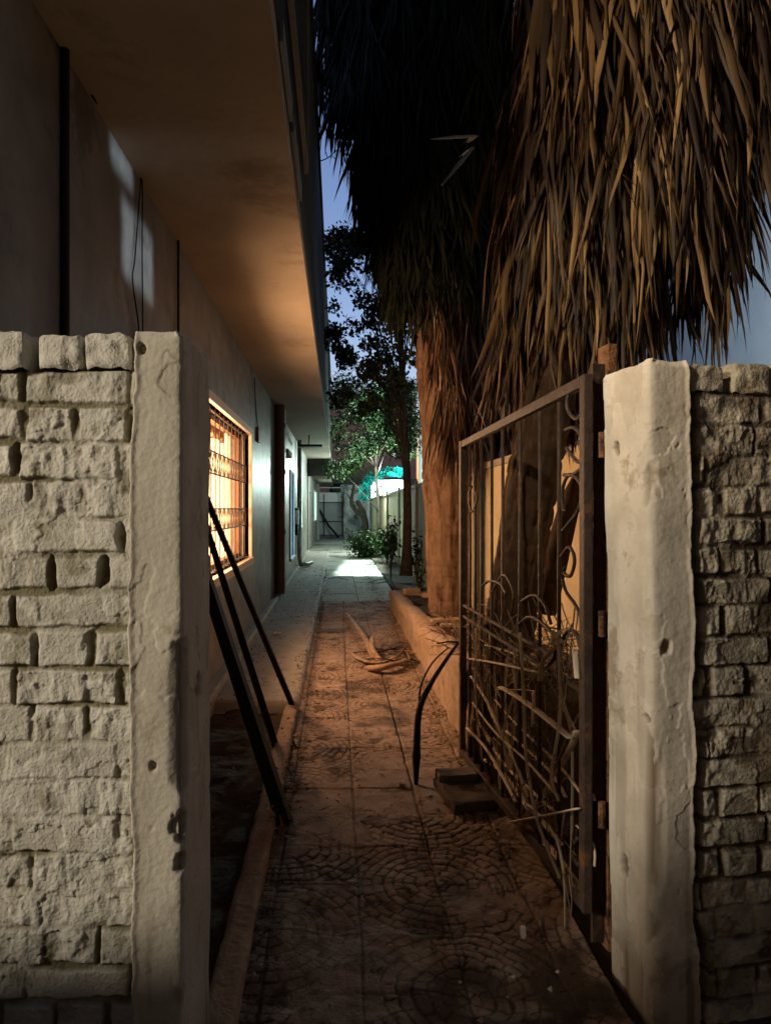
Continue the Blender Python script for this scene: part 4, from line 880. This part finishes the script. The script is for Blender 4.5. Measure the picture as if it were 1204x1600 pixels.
# dry palm fronds on the path
def frond(label, pts, r, m=M_frond, flat=.28, name='fallen_frond', group='dry palm fronds fallen on the path'):
    b = MB(); P = smoothline(pts, 6); n = len(P); rr = [r * (.35 + .65 * math.sin(math.pi * min(1, .12 + .88 * i / (n - 1)))) for i in range(n)]
    b.tube(P, rr, 8, flat=flat); return tag(b.build(name, m, None, True), label, 'frond', group)
def gp(px, py, z=.03): d = (H - z) * F / (py - CY); return Vector(((px - 602) / F * d, d, z))
frond('long curved dry frond stalk running away from the heap on the path', [gp(541, 958, .05), gp(557, 978, .07), gp(572, 1000, .06), gp(580, 1022, .05), gp(598, 1036, .04)], .030)
frond('curved pale frond base lying left in the heap', [gp(542, 1016, .05), gp(556, 1026, .04), gp(575, 1034, .05), gp(600, 1034, .05), gp(615, 1026, .05)], .030)
frond('broad folded frond sheath at the front of the heap', [gp(574, 1043, .03), gp(590, 1044, .05), gp(610, 1040, .06), gp(636, 1032, .05)], .055, flat=.5)
frond('short forked frond stub on top of the heap', [gp(582, 994, .09), gp(580, 1008, .09), gp(588, 1024, .08), gp(600, 1032, .05)], .026)
frond('small curled frond tip right of the heap by the bed', [gp(600, 1030, .04), gp(618, 1028, .09), gp(630, 1018, .10), gp(640, 1030, .06)], .022)
frond('dark thin frond lying far down the path before the bright patch', [gp(512, 905, .02), gp(527, 903, .04), gp(545, 906, .02)], .03, M_pole)
frond('dark thin frond by the foot of the slender tree', [gp(577, 910, .03), gp(595, 905, .05), gp(612, 905, .03), gp(622, 912, .03)], .03, M_pole)
P0 = np.array([gp(random.uniform(575, 640), random.uniform(1015, 1042), .03) for _ in range(46)]); an = rng.uniform(0, 6.28, 46)
v, f = ribbons(P0, np.stack([np.cos(an), np.sin(an), rng.uniform(.0, .25, 46)], 1), rng.uniform(.15, .4, 46), rng.uniform(.008, .02, 46), rng.uniform(.1, .35, 46), 5, .3); v[:, 2] = np.maximum(v[:, 2], .012)
tag(meshobj('leaf_strips', v, f, M_dead), 'shredded dry leaf strips around the fallen fronds on the path', 'leaf strips', kind='stuff')
# dark branch leaning on the bed and gate
br = thing('fallen_branch', 'thin dark forked branch leaning from the path on to the raised bed', 'branch', gp(650, 1226, 0))
b = MB(); b.tube(smoothline([gp(650, 1228, 0), W(651, 1170, 3.6), W(655, 1110, 3.68), W(672, 1070, 3.8), W(694, 1035, 3.95), W(716, 1004, 4.1)]), [.009, .012, .014, .016, .02, .023, .02, .019, .019, .018, .018, .018, .017, .017, .016, .016, .015, .015, .014, .014, .013, .013, .012, .012, .012, .011, .010, .010, .009, .008, .008][:31], 7); b.build('stem', M_pole, br, True)
b = MB(); b.tube(smoothline([W(654, 1112, 3.68), W(658, 1070, 3.78), W(676, 1035, 3.9), W(700, 1012, 4.05)]), .007, 5, .004); b.tube(smoothline([W(716, 1004, 4.1), W(700, 1003, 4.0), W(682, 1006, 3.95)]), .007, 5, .003); b.build('side_twig', M_pole, br, True)
# broken slab by the gate
tag(rough_box('broken_slab', gp(730, 1240, .03), (.26, .34, .05), mat('dark_wet_slab', (.05, .035, .025), (.10, .07, .05), 8, .85, .5, 40), 14, .03, rz=.25, sc=9), 'dark broken slab lying on the path beside the gate', 'slab')
tag(rough_box('broken_slab', gp(712, 1212, .07), (.20, .10, .04), mat('dull_slab', (.10, .075, .055), (.16, .12, .09), 8, .85, .5, 40), 10, .02, rz=.15, sc=9), 'smaller broken slab piece propped on the dark one', 'slab')
for lb, px, py, sz in [('small pale pebble in the shadow on the threshold', 817, 1470, (.016, .016, .035)), ('pale stone by the foot of the house plinth', 434, 997, (.10, .07, .05)), ('white crumpled scrap at the left of the raised bed end', 600, 872, (.35, .25, .16)), ('pale cloth scrap beside the slender tree', 616, 880, (.3, .2, .22)), ('little stone caught on the cracked tiles', 628, 1232, (.03, .03, .02))]:
    p = gp(px, py, 0.005); tag(rough_box('stone' if 'stone' in lb or 'pebble' in lb else 'scrap', (p.x, p.y, .012 + sz[2]/2), sz, M_white if 'scrap' in lb or 'pale' in lb else M_conc, 8, sz[0]*.4, sc=1.2/sz[0]), lb, 'stone' if 'stone' in lb or 'pebble' in lb else 'scrap')
# dry leaf and rubble litter
random.seed(9)
C = []
for i in range(3000):
    t = random.uniform(2.9, 16); s = random.uniform(-.9, .74)
    if random.random() < .5: s = random.choice([-.25, .62, .66]) + random.gauss(0, .06)
    C.append(A(s, t, .022 if s > -.24 else .055))
v, f = leafquads(np.array(C), .042, .42, down=0); v[:, 2] = np.maximum(v[:, 2] * .35 + .012, .008) + (v[:, 0] + SK * v[:, 1] < -.24) * .04
tag(meshobj('leaf_litter', v, f, mat('litter', (.09, .055, .03), (.26, .17, .1), 9, .85)), 'scattered dry leaf crumbs on the path', 'litter', kind='stuff')
v = []; f = []
for i in range(260):
    t = random.uniform(1.2, 3.4) if i < 120 else random.uniform(3.4, 9); s = random.uniform(-.9, .7) if i < 120 else random.choice([-.28, -.85, .66]) + random.gauss(0, .04); c = A(s, t, .01 if s > -.3 else -.0 + (.05 if t > 4.9 else 0)); r = random.uniform(.005, .016) * .7; o0 = len(v)
    for p in ((1,0,0), (0,1,0), (-1,0,0), (0,-1,0), (0,0,1), (0,0,-1)): v.append(c + Vector(p) * r * random.uniform(.6, 1.3))
    f += [(o0, o0+1, o0+4), (o0+1, o0+2, o0+4), (o0+2, o0+3, o0+4), (o0+3, o0, o0+4), (o0+1, o0, o0+5), (o0+2, o0+1, o0+5), (o0+3, o0+2, o0+5), (o0, o0+3, o0+5)]
tag(meshobj('rubble', v, f, M_conc), 'small rubble and grit scattered at the threshold', 'rubble', kind='stuff')
